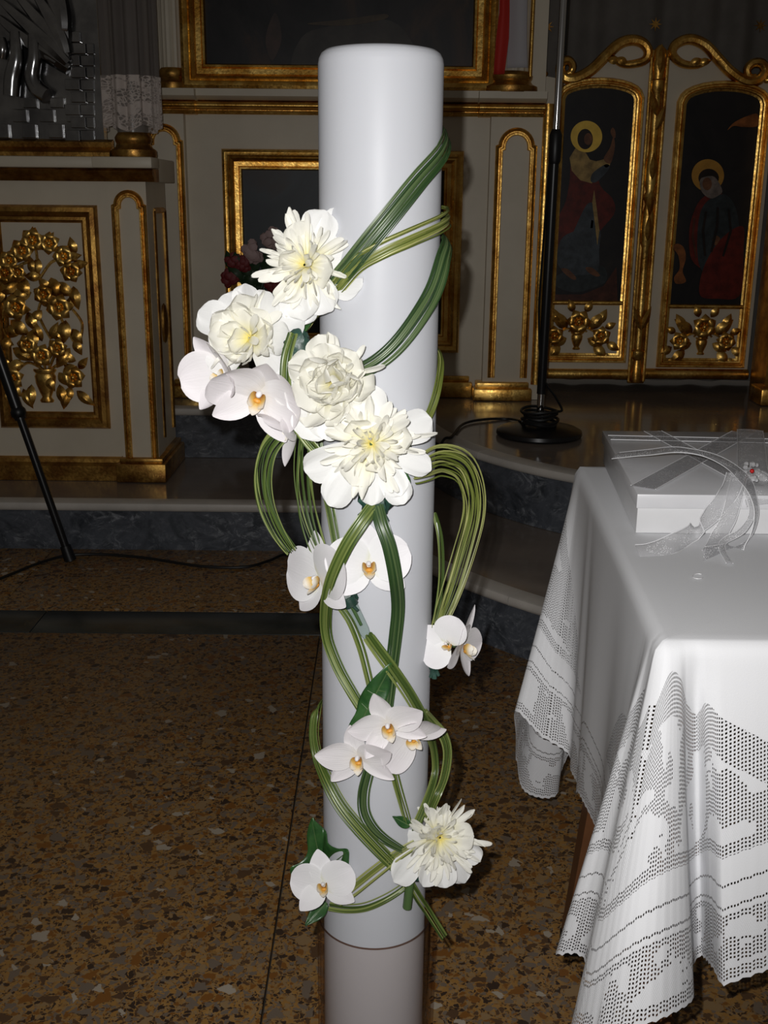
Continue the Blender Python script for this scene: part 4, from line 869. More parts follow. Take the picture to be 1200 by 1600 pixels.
# ------------------------------------------------------------------ flowers
def petal(name, L, W, mat, cup=0.25, curl=0.4, ruf=0.05, seed=0, kind='broad', nu=10, nv=12, notch=0.0):
    rnd = random.Random(seed); ph = [rnd.uniform(0, 6.28) for _ in range(6)]; mb = MB()
    V = [1 - (1 - j/nv)**1.45 for j in range(nv + 1)]; prof = [(0.0, 0.0)]
    for j in range(1, nv + 1):
        a = curl*((V[j] + V[j-1])/2 - 0.15); dv = V[j] - V[j-1]; prof.append((prof[-1][0] + math.cos(a)*L*dv, prof[-1][1] + math.sin(a)*L*dv))
    def fn(u, vv):
        s = 2*u - 1; j = min(int(round(vv*nv)), nv); v = V[j]; y, z = prof[j]; ve = min(v, 0.995)
        if kind == 'broad': w = (0.16 + 0.84*ve**0.62)*(1 - ve**7)**0.5*1.04
        elif kind == 'round': w = math.sqrt(max(0.0, 1 - (1.90*ve - 0.92)**2))*0.98 + 0.02
        elif kind == 'oval': w = math.sin(PI*(0.05 + 0.948*ve**0.88))**0.72
        else: w = (0.30 + 0.70*ve**0.7)*(1 - ve**8)**0.5
        x = s*w*W/2; yy = y
        if kind == 'broad': yy += L*0.02*(1 - s*s)*v
        if notch and v > 0.7: yy -= L*notch*(v - 0.7)*3.3*(0.5 + 0.5*math.cos(s*6 + ph[0]))*w
        e = abs(s)
        zz = z + cup*W*0.5*s*s*w*(0.3 + 0.7*v) + w*ruf*L*v*(math.sin(s*3.2 + ph[1])*0.7*e + math.sin(s*5.5 + ph[2])*0.35*e + 0.4*math.sin(v*5 + ph[3])*e)
        return (x + ruf*L*0.2*v*math.sin(v*5 + ph[4]), yy, zz)
    mb.grid(fn, nu, nv)
    uvs = [(a_, V[min(nv, int(round(b_*nv)))]) for a_, b_ in mb.uv]; mb.uv = uvs
    return mb.mesh(name, mat, True, 180)
GU = [petal('guard_petal_%d' % i, 0.043 + 0.002*(i % 3), 0.036 + 0.004*(i % 2), M['guard'], 0.22, 0.30 - 0.75*(i % 4)/3, 0.10, i) for i in range(6)]
RUF = [petal('ruffled_petal_%d' % i, 0.034, 0.027 + 0.004*(i % 3), M['inner'], 0.35, 0.85 - 0.35*(i % 3), 0.20, 40 + i, 'broad', 12, 12, notch=0.07) for i in range(6)]
NAR = [petal('narrow_petal_%d' % i, 0.037 + 0.003*(i % 3), 0.0050 + 0.0022*(i % 4), M['inner'], 0.30, 0.7 - 0.40*(i % 4), 0.10, 70 + i, 'narrow', 4, 9, notch=0.12) for i in range(8)]
GUN = [petal('long_guard_petal_%d' % i, 0.046 + 0.003*(i % 3), 0.027 + 0.004*(i % 2), M['guard'], 0.30, 0.25 - 0.8*(i % 4)/3, 0.10, 20 + i) for i in range(6)]
def facing(d, roll=0.0):
    z = Vector(d).normalized(); up = Vector((0, 0, 1)); x = up.cross(z)
    x = x.normalized() if x.length > 1e-3 else Vector((1, 0, 0)); y = z.cross(x)
    return Matrix((x, y, z)).transposed() @ Matrix.Rotation(roll, 3, 'Z')
def put(root, nm, me, az, el, rb=0.003, zb=0.0, tw=0.0, sc=1.0):
    """petal me (along +Y, face +Z) placed round the flower's +Z axis: azimuth az, elevation el"""
    m = Matrix.Rotation(az, 4, 'Z') @ Matrix.Translation((0, rb, zb)) @ Matrix.Rotation(el, 4, 'X') @ Matrix.Rotation(tw, 4, 'Y') @ Matrix.Scale(sc, 4)
    return link(nm, me, root, m)
def stemmed(root, L=0.05):
    mb = MB(); mb.lathe([(0.0, -0.016), (0.0022, -0.015), (0.0036, -0.011), (0.0030, -0.007), (0.0, -0.006)], (0, 0, 0), 12)
    link('calyx', mb.mesh('calyx', M['stem']), root)
def peony(label, px, py, h, d, roll, seed, guards, nruf, nnar, scale=1.0, dy=None, gel=(0.05, 0.45), rel=(0.45, 1.2), nel=(0.12, 1.1), G_=None):
    rnd = random.Random(seed); loc = oc(px, py, h, dy); d = Vector(d).normalized(); loc = loc - d*0.012
    r = empty('peony', loc, label, 'flower', 'white peonies on the candle', None, facing(d, roll) @ Matrix.Scale(scale, 3))
    stemmed(r)
    for i, az in enumerate(guards):
        put(r, 'petal', (G_ or GU)[(i + seed) % 6], math.radians(az + rnd.uniform(-6, 6)), rnd.uniform(*gel), 0.003, -0.003 + 0.001*(i % 3), rnd.uniform(-0.2, 0.2), rnd.uniform(0.88, 1.10))
    for i in range(nruf):
        t = (i + 0.5)/max(1, nruf); put(r, 'petal', RUF[rnd.randrange(6)], i*2.39996 + rnd.uniform(-0.4, 0.4), rel[0] + (rel[1] - rel[0])*t + rnd.uniform(-0.28, 0.22), 0.006*(1 - t), 0.002 + 0.003*t, rnd.uniform(-0.6, 0.6), rnd.uniform(0.85, 1.12)*(1 - 0.20*t))
    for i in range(nnar):
        t = (i + 0.5)/nnar; el = nel[0] + (nel[1] - nel[0])*t**0.9 + rnd.uniform(-0.22, 0.22)
        put(r, 'petal', NAR[rnd.randrange(8)], i*2.39996 + rnd.uniform(-0.35, 0.35), el, 0.006*(1 - t) + 0.001, 0.002 + 0.003*t, rnd.uniform(-0.9, 0.9), rnd.uniform(0.72, 1.10)*(1 - 0.36*t))
    return r
# guard azimuths: 0 = up in the flower's own frame, positive = towards the viewer's left
peony('topmost white peony with a fringed creamy heart', 472, 412, 0.030, (-0.30, -0.93, 0.18), 0, 1, [-14, -40, -84, -112, -140, -168, 164, 178], 4, 92, 1.20, gel=(-0.05, 0.2), rel=(0.3, 0.7), nel=(0.10, 1.05))
peony('leftmost white peony sticking out above the orchid cluster', 384, 526, 0, (-0.30, -0.92, 0.25), 0, 2, [0, 35, -32, -62, -95, -125, 68, 95, 140], 15, 30, 1.18, dy=-0.045, gel=(0.05, 0.4), rel=(0.35, 0.9), nel=(0.5, 1.1))
peony('full ruffled white peony at the middle of the flower trail', 520, 596, 0.032, (-0.08, -0.97, 0.20), 0, 3, [180, 148, -150, 118, -125, 95, 205], 34, 34, 1.22, gel=(0.0, 0.3), rel=(0.25, 1.2), nel=(0.5, 1.1))
peony('widely fringed white peony above the green knot', 580, 694, 0.034, (0.02, -0.96, 0.20), 0, 4, [184, 150, -152, 116, -118, -66, 205, 60], 6, 100, 1.24, G_=GUN, gel=(-0.12, 0.12), rel=(0.3, 0.6), nel=(0.10, 1.1))
peony('lowest white peony at the right near the candle foot', 690, 1312, 0, (0.20, -0.92, 0.32), 0, 5, [124, 150, 178, -152, 100, -125], 5, 96, 1.16, G_=GUN, dy=-0.055, gel=(-0.1, 0.25), rel=(0.3, 0.7), nel=(0.12, 1.05))
# orchids
OP = petal('orchid_side_petal', 0.040, 0.047, M['orchid'], 0.10, -0.25, 0.04, 5, 'round', 10, 12)
OPB = petal('orchid_blush_petal', 0.040, 0.046, M['orchid_pink'], 0.22, 0.5, 0.05, 6, 'round', 10, 12)
OS = petal('orchid_sepal', 0.040, 0.027, M['orchid'], 0.14, -0.2, 0.03, 7, 'oval', 8, 10)
OSB = petal('orchid_blush_sepal', 0.040, 0.026, M['orchid_pink'], 0.25, 0.35, 0.04, 8, 'oval', 8, 10)
OL = petal('orchid_lip_lobe', 0.017, 0.010, M['lip'], 0.5, 0.9, 0.06, 9, 'oval', 6, 7)
OL2 = petal('orchid_side_lobe', 0.013, 0.011, M['lip'], 0.6, 0.7, 0.05, 10, 'round', 6, 6)
mb = MB(); mb.ball((0, 0, 0.003), 0.0026, 10, 6, (0.9, 0.9, 1.5)); OCOL = mb.mesh('orchid_column', M['orchid'])
mb = MB(); mb.ball((0, 0, 0), 0.0022, 8, 5, (1.5, 1, 1)); M['callus'] = plain('yellow_callus', (0.55, 0.25, 0.03), 0.5); OCAL = mb.mesh('orchid_callus', M['callus'])
def orchid(label, px, py, h, d, roll=0.0, scale=1.0, dy=None, blush=False, cup=0.12, drop=(), slim=False):
    loc = oc(px, py, h, dy); d = Vector(d).normalized()
    r = empty('orchid', loc, label, 'flower', 'white orchids on the candle', None, facing(d, math.radians(roll)) @ Matrix.Scale(scale, 3))
    P_, S_ = (NP, NS) if slim else ((OPB, OSB) if blush else (OP, OS)); rn = random.Random(int(px*7 + py))
    for i, (nm, me, az, el, z) in enumerate((('sepal', S_, 0, cup, -0.0012), ('sepal', S_, 128, cup, -0.0012), ('sepal', S_, -128, cup, -0.0012), ('petal', P_, 72, cup + 0.06, 0.0008), ('petal', P_, -72, cup + 0.06, 0.0014))):
        if i in drop: continue
        put(r, nm, me, math.radians(az), el + rn.uniform(-0.1, 0.12), 0.001, z, rn.uniform(-0.12, 0.12), rn.uniform(0.95, 1.05))
    put(r, 'lip', OL, PI, 0.75, 0.002, 0.002)
    put(r, 'lip_lobe', OL2, PI*0.62, 0.95, 0.002, 0.002); put(r, 'lip_lobe', OL2, -PI*0.62, 0.95, 0.002, 0.002)
    link('column', OCOL, r, Matrix.Translation((0, 0.002, 0.002))); link('callus', OCAL, r, Matrix.Translation((0, -0.004, 0.005)))
    stemmed(r); return r
NP = petal('orchid_slim_petal', 0.040, 0.033, M['orchid_pink'], 0.16, 0.15, 0.05, 16, 'oval')
NS = petal('orchid_slim_sepal', 0.040, 0.021, M['orchid_pink'], 0.18, 0.10, 0.04, 18, 'oval')
orchid('blush white orchid at the far left below the leftmost peony', 352, 582, 0, (-0.62, -0.72, -0.15), 25, 1.12, -0.045, True, 0.40)
orchid('blush white orchid drooping under the leftmost peony', 406, 614, 0, (-0.12, -0.86, -0.34), -20, 1.32, -0.058, True, 0.25)
orchid('small white orchid hanging under the cluster beside the bowed grass', 456, 668, 0, (-0.75, -0.45, -0.4), 60, 0.95, -0.055, True, 0.5, (0, 3))
orchid('wide open white orchid between the two grass arcs below the knot', 576, 882, 0.012, (0.05, -0.98, 0.12), 4, 1.12)
orchid('white orchid turned to the left beside the wide open one', 500, 905, 0, (-0.70, -0.68, 0.05), 18, 1.22, -0.062, False, 0.10)
orchid('white orchid pointing right off the candle edge', 722, 1010, 0, (0.80, -0.42, -0.05), -30, 1.12, -0.012, False, 0.05, (), True)
orchid('white orchid seen from behind at the right candle edge', 700, 1006, 0, (-0.30, -0.80, 0.20), 60, 0.80, -0.030, False, 0.2, (1, 2))
orchid('white orchid just below the pointed dark leaf', 606, 1132, 0.022, (0.05, -0.92, -0.15), 20, 1.10, None, True, 0.12, (), True)
orchid('white orchid with drooping petals at the lower left of the trio', 560, 1182, 0.018, (-0.15, -0.92, -0.20), 10, 1.10, None, True, 0.10, (), True)
orchid('white orchid with a broad round petal at the right of the trio', 640, 1150, 0.012, (0.25, -0.88, -0.25), 60, 1.05, None, True, 0.25, (0, 1))
orchid('lowest white orchid in front of the lobed leaf', 506, 1382, 0.026, (-0.10, -0.94, 0.30), 12, 0.96, None, False, 0.10)
# leaves
def leaf(label, base, tip, width, lift, mat='leaf', seed=0, lobes=0, name='leaf'):
    b, t_ = Vector(base), Vector(tip); L = (t_ - b).length; T = (t_ - b)/L; v_ = (CAM - (b+t_)/2).normalized(); S = T.cross(v_).normalized(); Nn = S.cross(T)
    rnd = random.Random(seed); ph = rnd.uniform(0, 6)
    def fn(u, v):
        s = 2*u - 1; w = width/2*math.sin(PI*(0.05 + 0.95*v**0.72))**0.85
        if lobes: w *= 0.72 + 0.42*abs(math.sin(PI*lobes*v + 0.5))
        z = lift*math.sin(PI*v) - 0.10*width*(1 - abs(s))**1.2 + 0.05*width*math.sin(v*9 + ph)*abs(s)
        return b + T*(L*v) + S*(s*w) + Nn*z
    root = empty(name, b, label, 'leaf', 'green leaves among the flowers')
    mb = MB(); mb.grid(fn, 8, 22); bl = mb.build('leaf_blade', M[mat], root, angle=180)
    m = bl.modifiers.new('thickness', 'SOLIDIFY'); m.thickness = 0.0006
    MB().tube([fn(0.5, k/10) - Nn*0.0004 for k in range(11)], [0.0012*(1 - 0.06*k) for k in range(11)], 5).build('midrib', M['stem'], root)
def flatleaf(label, pts, c, pt, veins):
    """leaf traced as an outline, laid over the candle at its own height with a bent blade and veins"""
    O = [pt(*p) for p in crom([(a, b, 0) for a, b in pts], len(pts)*5, True) for p in [(p.x, p.y)]]
    C0 = pt(*c); root = empty('leaf', C0, label, 'leaf', 'green leaves among the flowers'); vs = [C0]; fs = []; n = len(O); R = 5; nrm = (CAM - C0).normalized()
    for k in range(1, R + 1):
        for i, p in enumerate(O): vs.append(C0.lerp(p, k/R) + nrm*(0.003*math.sin(i*2*PI/n*3)*(k/R)**2))
    for i in range(n):
        fs.append((0, 1 + i, 1 + (i+1) % n))
        for k in range(R - 1): a_ = 1 + k*n + i; b_ = 1 + k*n + (i+1) % n; fs.append((a_, a_ + n, b_ + n, b_))
    mb = MB(); mb.add(vs, fs); o = mb.build('leaf_blade', M['leaf'], root, angle=180); m = o.modifiers.new('thickness', 'SOLIDIFY'); m.thickness = 0.0006
    for q in veins:
        MB().tube([pt(*p) + nrm*0.0012 for p in q], [0.0007]*(len(q)-1) + [0.0003], 5).build('vein', M['stem'], root)
z3 = lambda L_: [(430 + a*0.3, 1000 + b*0.3) for a, b in L_]; z4 = lambda L_: [(430 + a*0.3, 1200 + b*0.3) for a, b in L_]
flatleaf('pointed dark green leaf above the orchid trio', z3([(612, 118), (545, 168), (475, 240), (435, 310), (420, 375), (382, 450), (392, 497), (440, 505), (500, 460), (545, 370), (590, 280), (606, 200)]), z3([(490, 340)])[0], lambda a, b: oc(a, b, 0.013), [z3([(430, 480), (470, 380), (530, 270), (600, 140)]), z3([(480, 360), (450, 330)]), z3([(520, 285), (480, 262)]), z3([(490, 345), (535, 350)]), z3([(535, 262), (575, 270)])])
flatleaf('lobed dark green leaf behind the lowest orchid', z4([(190, 262), (212, 280), (262, 330), (275, 392), (322, 420), (376, 424), (382, 470), (370, 545), (310, 600), (220, 620), (120, 590), (84, 560), (82, 518), (130, 492), (168, 440), (165, 345)]), z4([(240, 500)])[0], lambda a, b: oc(a, b, 0.003) if a > 508 else at(a, b, CYA - 0.016 - (508 - a)*0.0002), [z4([(250, 560), (220, 420), (192, 280)]), z4([(250, 560), (320, 480), (370, 440)]), z4([(250, 560), (170, 520), (95, 540)])])
leaf('tiny dark leaf below the lowest orchid', oc(510, 1410, 0.006), oc(477, 1446, 0, -0.055), 0.017, 0.002, seed=5)
leaf('small green leaf at the right below the fringed peony', oc(622, 735, 0.016), oc(638, 776, 0.010), 0.016, 0.002, seed=6)
leaf('small green leaf behind the ruffled peony', oc(555, 610, 0.010), oc(573, 628, 0.012), 0.012, 0.002, seed=7)
leaf('small green leaf left of the lowest peony', oc(640, 1290, 0.012), oc(614, 1276, 0.006), 0.012, 0.001, seed=8)
leaf('dark green leaf between the topmost and the leftmost peony', oc(480, 470, 0.004), oc(462, 535, 0, -0.05), 0.022, 0.003, seed=9)
# florist knots, water tubes, stem ends
def knot(label, c, s, seed):
    rnd = random.Random(seed); root = empty('tape_knot', c, label, 'florist tape', 'green florist tape knots')
    def fn(u, v):
        a = 2*PI*u; b = -PI/2 + PI*v; k = 1 + 0.18*math.sin(5*a + 3*v*6) + 0.10*math.sin(11*a)
        return Vector(c) + Vector((s[0]*math.cos(b)*math.cos(a)*k, s[1]*math.cos(b)*math.sin(a)*k, s[2]*math.sin(b)))
    MB().grid(fn, 18, 10, True).build('tape_wrap', M['tape'], root)
    for i in range(4):
        a = rnd.uniform(0, 2*PI); e = Vector(c) + Vector((s[0]*1.1*math.cos(a), -s[1]*0.8, -s[2]*rnd.uniform(0.5, 1.3)))
        MB().tube([Vector(c) + Vector((0, -s[1]*0.5, 0)), e], [0.003, 0.0016], 6, 0.5).build('tape_end', M['tape'], root)
knot('green taped knot under the widely fringed peony', oc(588, 782, 0.014), (0.016, 0.010, 0.016), 1)
knot('dark green taped knot between peonies at the upper left', oc(466, 545, 0, -0.055), (0.013, 0.010, 0.020), 2)
knot('green tape at the head of the clear water tube', oc(540, 932, 0.010), (0.012, 0.009, 0.011), 3)
knot('green tape under the lowest peony', oc(652, 1360, 0.012), (0.012, 0.009, 0.013), 4)
knot('green tape below the orchid at the right candle edge', oc(678, 1042, 0, -0.03), (0.005, 0.005, 0.010), 5)
root = empty('water_tube', oc(577, 998, 0.008), 'clear plastic flower water tube on the candle below the open orchid', 'water tube')
a, b = oc(545, 938, 0.012), oc(577, 1002, 0.009)
MB().tube([a, a.lerp(b, 0.72), a.lerp(b, 0.9), b], [0.0068, 0.0060, 0.0042, 0.0015], 16).build('tube_wall', M['clearplastic'], root)
MB().tube([a.lerp(b, 0.05), a.lerp(b, 0.6)], [0.0022, 0.0016], 8).build('stem', M['stem'], root)
MB().tube([a.lerp(b, -0.08), a.lerp(b, 0.12)], [0.0082, 0.0080], 14).build('cap', M['tape'], root)
o = MB().tube([oc(642, 1366, 0.012), oc(636, 1418, 0.010)], [0.0050, 0.0052], 10).build('cut_stem', M['stem']); prop(o, 'thick cut green stem end under the lowest peony', 'stem')
# ================================================================== TABLE AND CLOTH
TZ = 0.775
FLc = atz(1036, 1002, TZ); BLc = atz(906, 729, TZ)
xr = FLc.x + 0.95
tb = empty('side_table', ((FLc.x + xr)/2, (FLc.y + BLc.y)/2, 0), 'brown wooden table under the white lace cloth', 'table')
def tpoly(ins): return [(FLc.x + ins, FLc.y + ins), (xr - ins, FLc.y + ins), (xr - ins, BLc.y - ins), (BLc.x + ins, BLc.y - ins)]
MB().prism(tpoly(0.008), TZ - 0.028, TZ - 0.003, 'z').build('tabletop', M['wood'], tb, smooth=False)
lf = atz(893, 1497, 0)
lx0 = lf.x + 0.004; ly1 = lf.y + 0.02
def tleg(x, y, lean=0.0):
    def fn(u, v):
        s = 0.024 - 0.007*(1 - v); c = [(-1, -1), (1, -1), (1, 1), (-1, 1)][int(round(u*4)) % 4]
        return (x + lean*v + c[0]*s, y + c[1]*s, 0.03 + (TZ - 0.06)*v)
    l = MB().grid(fn, 4, 6, True).build('leg', M['wood'], tb, smooth=False)
    MB().box(x - 0.019, x + 0.019, y - 0.019, y + 0.019, 0.001, 0.031, 0.003).build('foot', M['black'], l)
for (x, y) in ((lx0, ly1), (FLc.x + 0.025, FLc.y + 0.05), (xr - 0.07, FLc.y + 0.08), (xr - 0.07, ly1)): tleg(x, y, 0.075 if (x, y) == (lx0, ly1) else 0.03 if x < 0.4 else 0.0)
ap = MB(); yy0, yy1 = FLc.y + 0.07, ly1
ap.box(lx0, xr - 0.07, yy1 - 0.01, yy1 + 0.01, TZ - 0.12, TZ - 0.029); ap.box(FLc.x + 0.07, xr - 0.07, yy0, yy0 + 0.02, TZ - 0.12, TZ - 0.029)
ap.build('apron', M['wood'], tb, smooth=False)
# lace cloth
def mk_cloth():
    t = NT('white_linen_with_crochet_lace')
    u1 = t.new('ShaderNodeUVMap', uv_map='UVMap'); u2 = t.new('ShaderNodeUVMap', uv_map='Band')
    s1 = t.new('ShaderNodeSeparateXYZ'); t.ln(u1.outputs[0], s1.inputs[0]); s2 = t.new('ShaderNodeSeparateXYZ'); t.ln(u2.outputs[0], s2.inputs[0])
    u, v, d = s1.outputs[0], s1.outputs[1], s2.outputs[0]
    cell = 0.0043
    cu, cv = t.math('DIVIDE', u, cell), t.math('DIVIDE', v, cell)
    def hole(x, r): return t.math('LESS_THAN', t.math('ABSOLUTE', t.math('SUBTRACT', t.math('FRACT', x), 0.5)), r)
    hol = t.math('MULTIPLY', hole(cu, 0.26), hole(cv, 0.26))
    def between(x, a, b): return t.math('MULTIPLY', t.math('GREATER_THAN', x, a), t.math('LESS_THAN', x, b))
    fl = t.new('ShaderNodeCombineXYZ'); t.ln(t.math('MULTIPLY', t.math('FLOOR', cu), cell), fl.inputs[0]); t.ln(t.math('MULTIPLY', t.math('FLOOR', cv), cell), fl.inputs[1])
    n1 = t.noise(fl.outputs[0], 13, 2, 0.5, 1.2); n2 = t.noise(fl.outputs[0], 22, 2, 0.5, 0.8)
    motif1 = t.math('LESS_THAN', n1.outputs[0], 0.485)             # 1 = open mesh
    motif2 = t.math('LESS_THAN', n2.outputs[0], 0.50)
    top = t.math('SUBTRACT', 0.345, t.math('MULTIPLY', d, 0.95))
    near_top = t.math('GREATER_THAN', v, t.math('SUBTRACT', top, 0.045))
    ins = t.math('MULTIPLY', t.math('GREATER_THAN', v, 0.140), t.math('LESS_THAN', v, top))
    edge_in = between(v, 0.140, 0.155)
    open_ins = t.math('MULTIPLY', ins, t.math('MAXIMUM', motif1, t.math('MAXIMUM', near_top, edge_in)))
    brd = between(v, 0.004, 0.078); edge_b = t.math('MAXIMUM', between(v, 0.068, 0.078), between(v, 0.004, 0.016))
    open_brd = t.math('MULTIPLY', brd, t.math('MAXIMUM', motif2, edge_b))
    a = t.math('MULTIPLY', hol, t.math('MAXIMUM', open_ins, open_brd))
    hs = t.math('MAXIMUM', between(v, 0.083, 0.0855), between(v, 0.108, 0.1105))     # hemstitch rows
    a = t.math('MAXIMUM', a, t.math('MULTIPLY', hs, t.math('LESS_THAN', t.math('FRACT', t.math('DIVIDE', u, 0.0036)), 0.55)))
    t.ln(t.math('SUBTRACT', 1.0, a), t.b.inputs['Alpha'])
    n = t.noise(t.coord(), 900, 2); lace = t.math('MAXIMUM', ins, brd)
    wv = t.math('MULTIPLY', t.math('SINE', t.math('MULTIPLY', cu, 12.566)), t.math('SINE', t.math('MULTIPLY', cv, 6.283)))
    h = t.math('ADD', t.math('MULTIPLY', n.outputs[0], 0.4), t.math('MULTIPLY', t.math('MULTIPLY', wv, lace), 0.6))
    t.bump(h, 0.35, 0.0012)
    t.set(Base_Color=(0.77, 0.775, 0.795), Roughness=0.85); t.b.inputs['Specular IOR Level'].default_value = 0.15
    return t.m
M['cloth'] = mk_cloth()
yf, yb = FLc.y, BLc.y
def rim_front(px): return (at(px, 1000, yf).x, yf)
def rim_left(Y): f = (Y - yf)/(yb - yf); return (FLc.x + (BLc.x - FLc.x)*f, Y)
fx, bx = FLc.x, BLc.x
K = [  # rim point on the table edge, hem point as (px, py, depth) or a 3D point
    ((xr, yf), Vector((xr + 0.02, yf - 0.04, 0.40))),
    ((fx + 0.60, yf), Vector((fx + 0.60, yf - 0.07, 0.395))), ((fx + 0.46, yf), Vector((fx + 0.46, yf - 0.02, 0.40))),
    ((fx + 0.32, yf), Vector((fx + 0.33, yf - 0.07, 0.40))), ((fx + 0.22, yf), Vector((fx + 0.22, yf - 0.03, 0.41))),
    (rim_front(1215), at(1225, 1512, yf - 0.050)), (rim_front(1165), at(1170, 1533, yf - 0.062)), (rim_front(1125), at(1132, 1543, yf - 0.058)),
    (rim_front(1100), at(1112, 1510, yf - 0.020)), (rim_front(1085), at(1092, 1492, yf + 0.030)), (rim_front(1070), at(1075, 1530, yf - 0.020)),
    (rim_front(1060), at(1084, 1562, yf - 0.085)), (rim_front(1050), at(1040, 1586, yf - 0.120)), (rim_front(1044), at(985, 1608, yf - 0.130)), ((fx + 0.002, yf), at(930, 1635, yf - 0.120)),
    ((fx, yf + 0.002), at(893, 1640, yf - 0.085)), ((fx, yf + 0.006), at(905, 1545, yf - 0.030)), ((fx, yf + 0.012), at(914, 1502, yf + 0.015)),
    (rim_left(yf + 0.02), at(900, 1490, yf + 0.035)), (rim_left(yf + 0.028), at(870, 1488, yf + 0.060)), (rim_left(yf + 0.05), at(905, 1440, yf + 0.110)),
    (rim_left(yf + 0.12), at(938, 1360, yf + 0.17)), (rim_left(yf + 0.22), at(930, 1320, yf + 0.25)), (rim_left(yf + 0.30), at(920, 1280, yf + 0.315)), (rim_left(yf + 0.40), at(911, 1240, yf + 0.385)), (rim_left(yf + 0.48), at(897, 1236, yf + 0.44)),
    (rim_left(yf + 0.56), at(893, 1186, yf + 0.555)), (rim_left(yb - 0.06), at(850, 1155, yf + 0.572)), (rim_left(yb - 0.02), at(806, 1112, yf + 0.595)), ((bx, yb), at(808, 1190, yf + 0.645)), ((bx + 0.006, yb), at(820, 1236, yf + 0.68)), ((bx + 0.02, yb), at(868, 1243, yf + 0.71)), ((bx + 0.05, yb), at(884, 1190, yf + 0.75)),
    ((bx + 0.12, yb), Vector((bx + 0.10, yb + 0.05, 0.40))), ((bx + 0.30, yb), Vector((bx + 0.30, yb + 0.02, 0.40))), ((bx + 0.5, yb), Vector((bx + 0.5, yb + 0.06, 0.40))), ((xr - 0.1, yb), Vector((xr - 0.1, yb + 0.03, 0.40))),
    ((xr, yb), Vector((xr + 0.06, yb + 0.06, 0.36))), ((xr, yb - 0.25), Vector((xr + 0.04, yb - 0.25, 0.40))), ((xr, yf + 0.2), Vector((xr + 0.06, yf + 0.2, 0.40)))]
def build_cloth():
    hem = crom([k[1] for k in K], 4400, True); rimk = [k[0] for k in K]; m = len(K)
    # resample by hem length
    L = [0]; 
    for a, b in zip(hem, hem[1:] + hem[:1]): L.append(L[-1] + (b - a).length)
    NC = 1000; cols = []; j = 0
    for c in range(NC):
        s = L[-1]*c/NC
        while L[j+1] < s: j += 1
        f = (s - L[j])/(L[j+1] - L[j] + 1e-9); kk = (j + f)/4400*m; i = int(kk) % m; g_ = kk - int(kk)
        h = hem[j % 4400].lerp(hem[(j+1) % 4400], f); r0, r1 = rimk[i], rimk[(i+1) % m]
        cols.append((Vector((r0[0] + (r1[0]-r0[0])*g_, r0[1] + (r1[1]-r0[1])*g_, TZ)), h, s))
    NR = 44; vs = []; uv = []; band = []; ctr = Vector(((fx + xr)/2, (yf + yb)/2, TZ))
    rr = 0.006
    for (r, h, s) in cols:
        ln = (h - r).length; h0 = h
        # scalloped edge
        h = h + Vector((0, 0, 0.0035*abs(math.sin(s*PI/0.014)) - 0.002))
        hor = Vector((h.x - r.x, h.y - r.y, 0))
        dcorn = min(math.hypot(r.x - fx, r.y - yf), math.hypot(r.x - bx, r.y - yb))
        outd = (Vector((r.x, r.y, 0)) - Vector((ctr.x, ctr.y, 0))); 
        out = Vector((0, -1, 0)) if abs(r.y - yf) < 1e-4 else (Vector((0, 1, 0)) if abs(r.y - yb) < 1e-4 else (Vector((-1, 0, 0)) if r.x < ctr.x else Vector((1, 0, 0))))
        for k in range(NR + 1):
            t = k/NR
            p = r + Vector((hor.x*t**1.05, hor.y*t**1.05, (h.z - r.z)*t))
            drop = r.z - p.z
            # rounding over the table edge
            p += out*(rr*min(1, (drop/0.012))**0.5 if drop > 0 else 0)*max(0.0, 1 - t*1.0)
            # soft vertical ripples
            p += out*(0.006*math.sin(s*38 + 1.1*math.sin(s*9))*t*(1 if dcorn > 0.06 else 0.4))
            vs.append(tuple(p)); uv.append((s, ln*(1 - t))); band.append((dcorn, 0))
    w = NR + 1; fs = []
    for c in range(NC):
        a = c*w; b = ((c+1) % NC)*w
        for k in range(NR): fs.append((a+k, a+k+1, b+k+1, b+k))
    # flat top in rings
    n0 = len(vs); prev = [c*w for c in range(NC)]
    for q in (0.985, 0.95):
        cur_ = []
        for c in range(NC):
            r = cols[c][0]; p = ctr + (r - ctr)*q + Vector((0, 0, 0.0015 if q < 0.97 else 0.001)); cur_.append(len(vs)); vs.append(tuple(p)); uv.append((cols[c][2], 0.5)); band.append((1, 0))
        for c in range(NC): fs.append((prev[c], prev[(c+1) % NC], cur_[(c+1) % NC], cur_[c]))
        prev = cur_
    fs.append(tuple(prev))
    me = bpy.data.meshes.new('tablecloth'); me.from_pydata(vs, [], fs); me.materials.append(M['cloth'])
    l1 = me.uv_layers.new(name='UVMap'); l2 = me.uv_layers.new(name='Band'); f1 = []; f2 = []
    for i, lp in enumerate(me.loops): f1 += uv[lp.vertex_index]; f2 += band[lp.vertex_index]
    # close the seam of the strip coordinates
    l1.data.foreach_set('uv', f1); l2.data.foreach_set('uv', f2)
    for p in me.polygons:
        us = [l1.data[i].uv[0] for i in p.loop_indices]
        if len(us) < 9 and max(us) - min(us) > 0.5:
            for i in p.loop_indices:
                if l1.data[i].uv[0] < 0.5: l1.data[i].uv[0] += L[-1]
    me.polygons.foreach_set('use_smooth', [True]*len(me.polygons)); me.update()
    o = link('tablecloth', me); prop(o, 'white linen cloth with crochet lace border draped over the table', 'tablecloth'); return o
build_cloth()
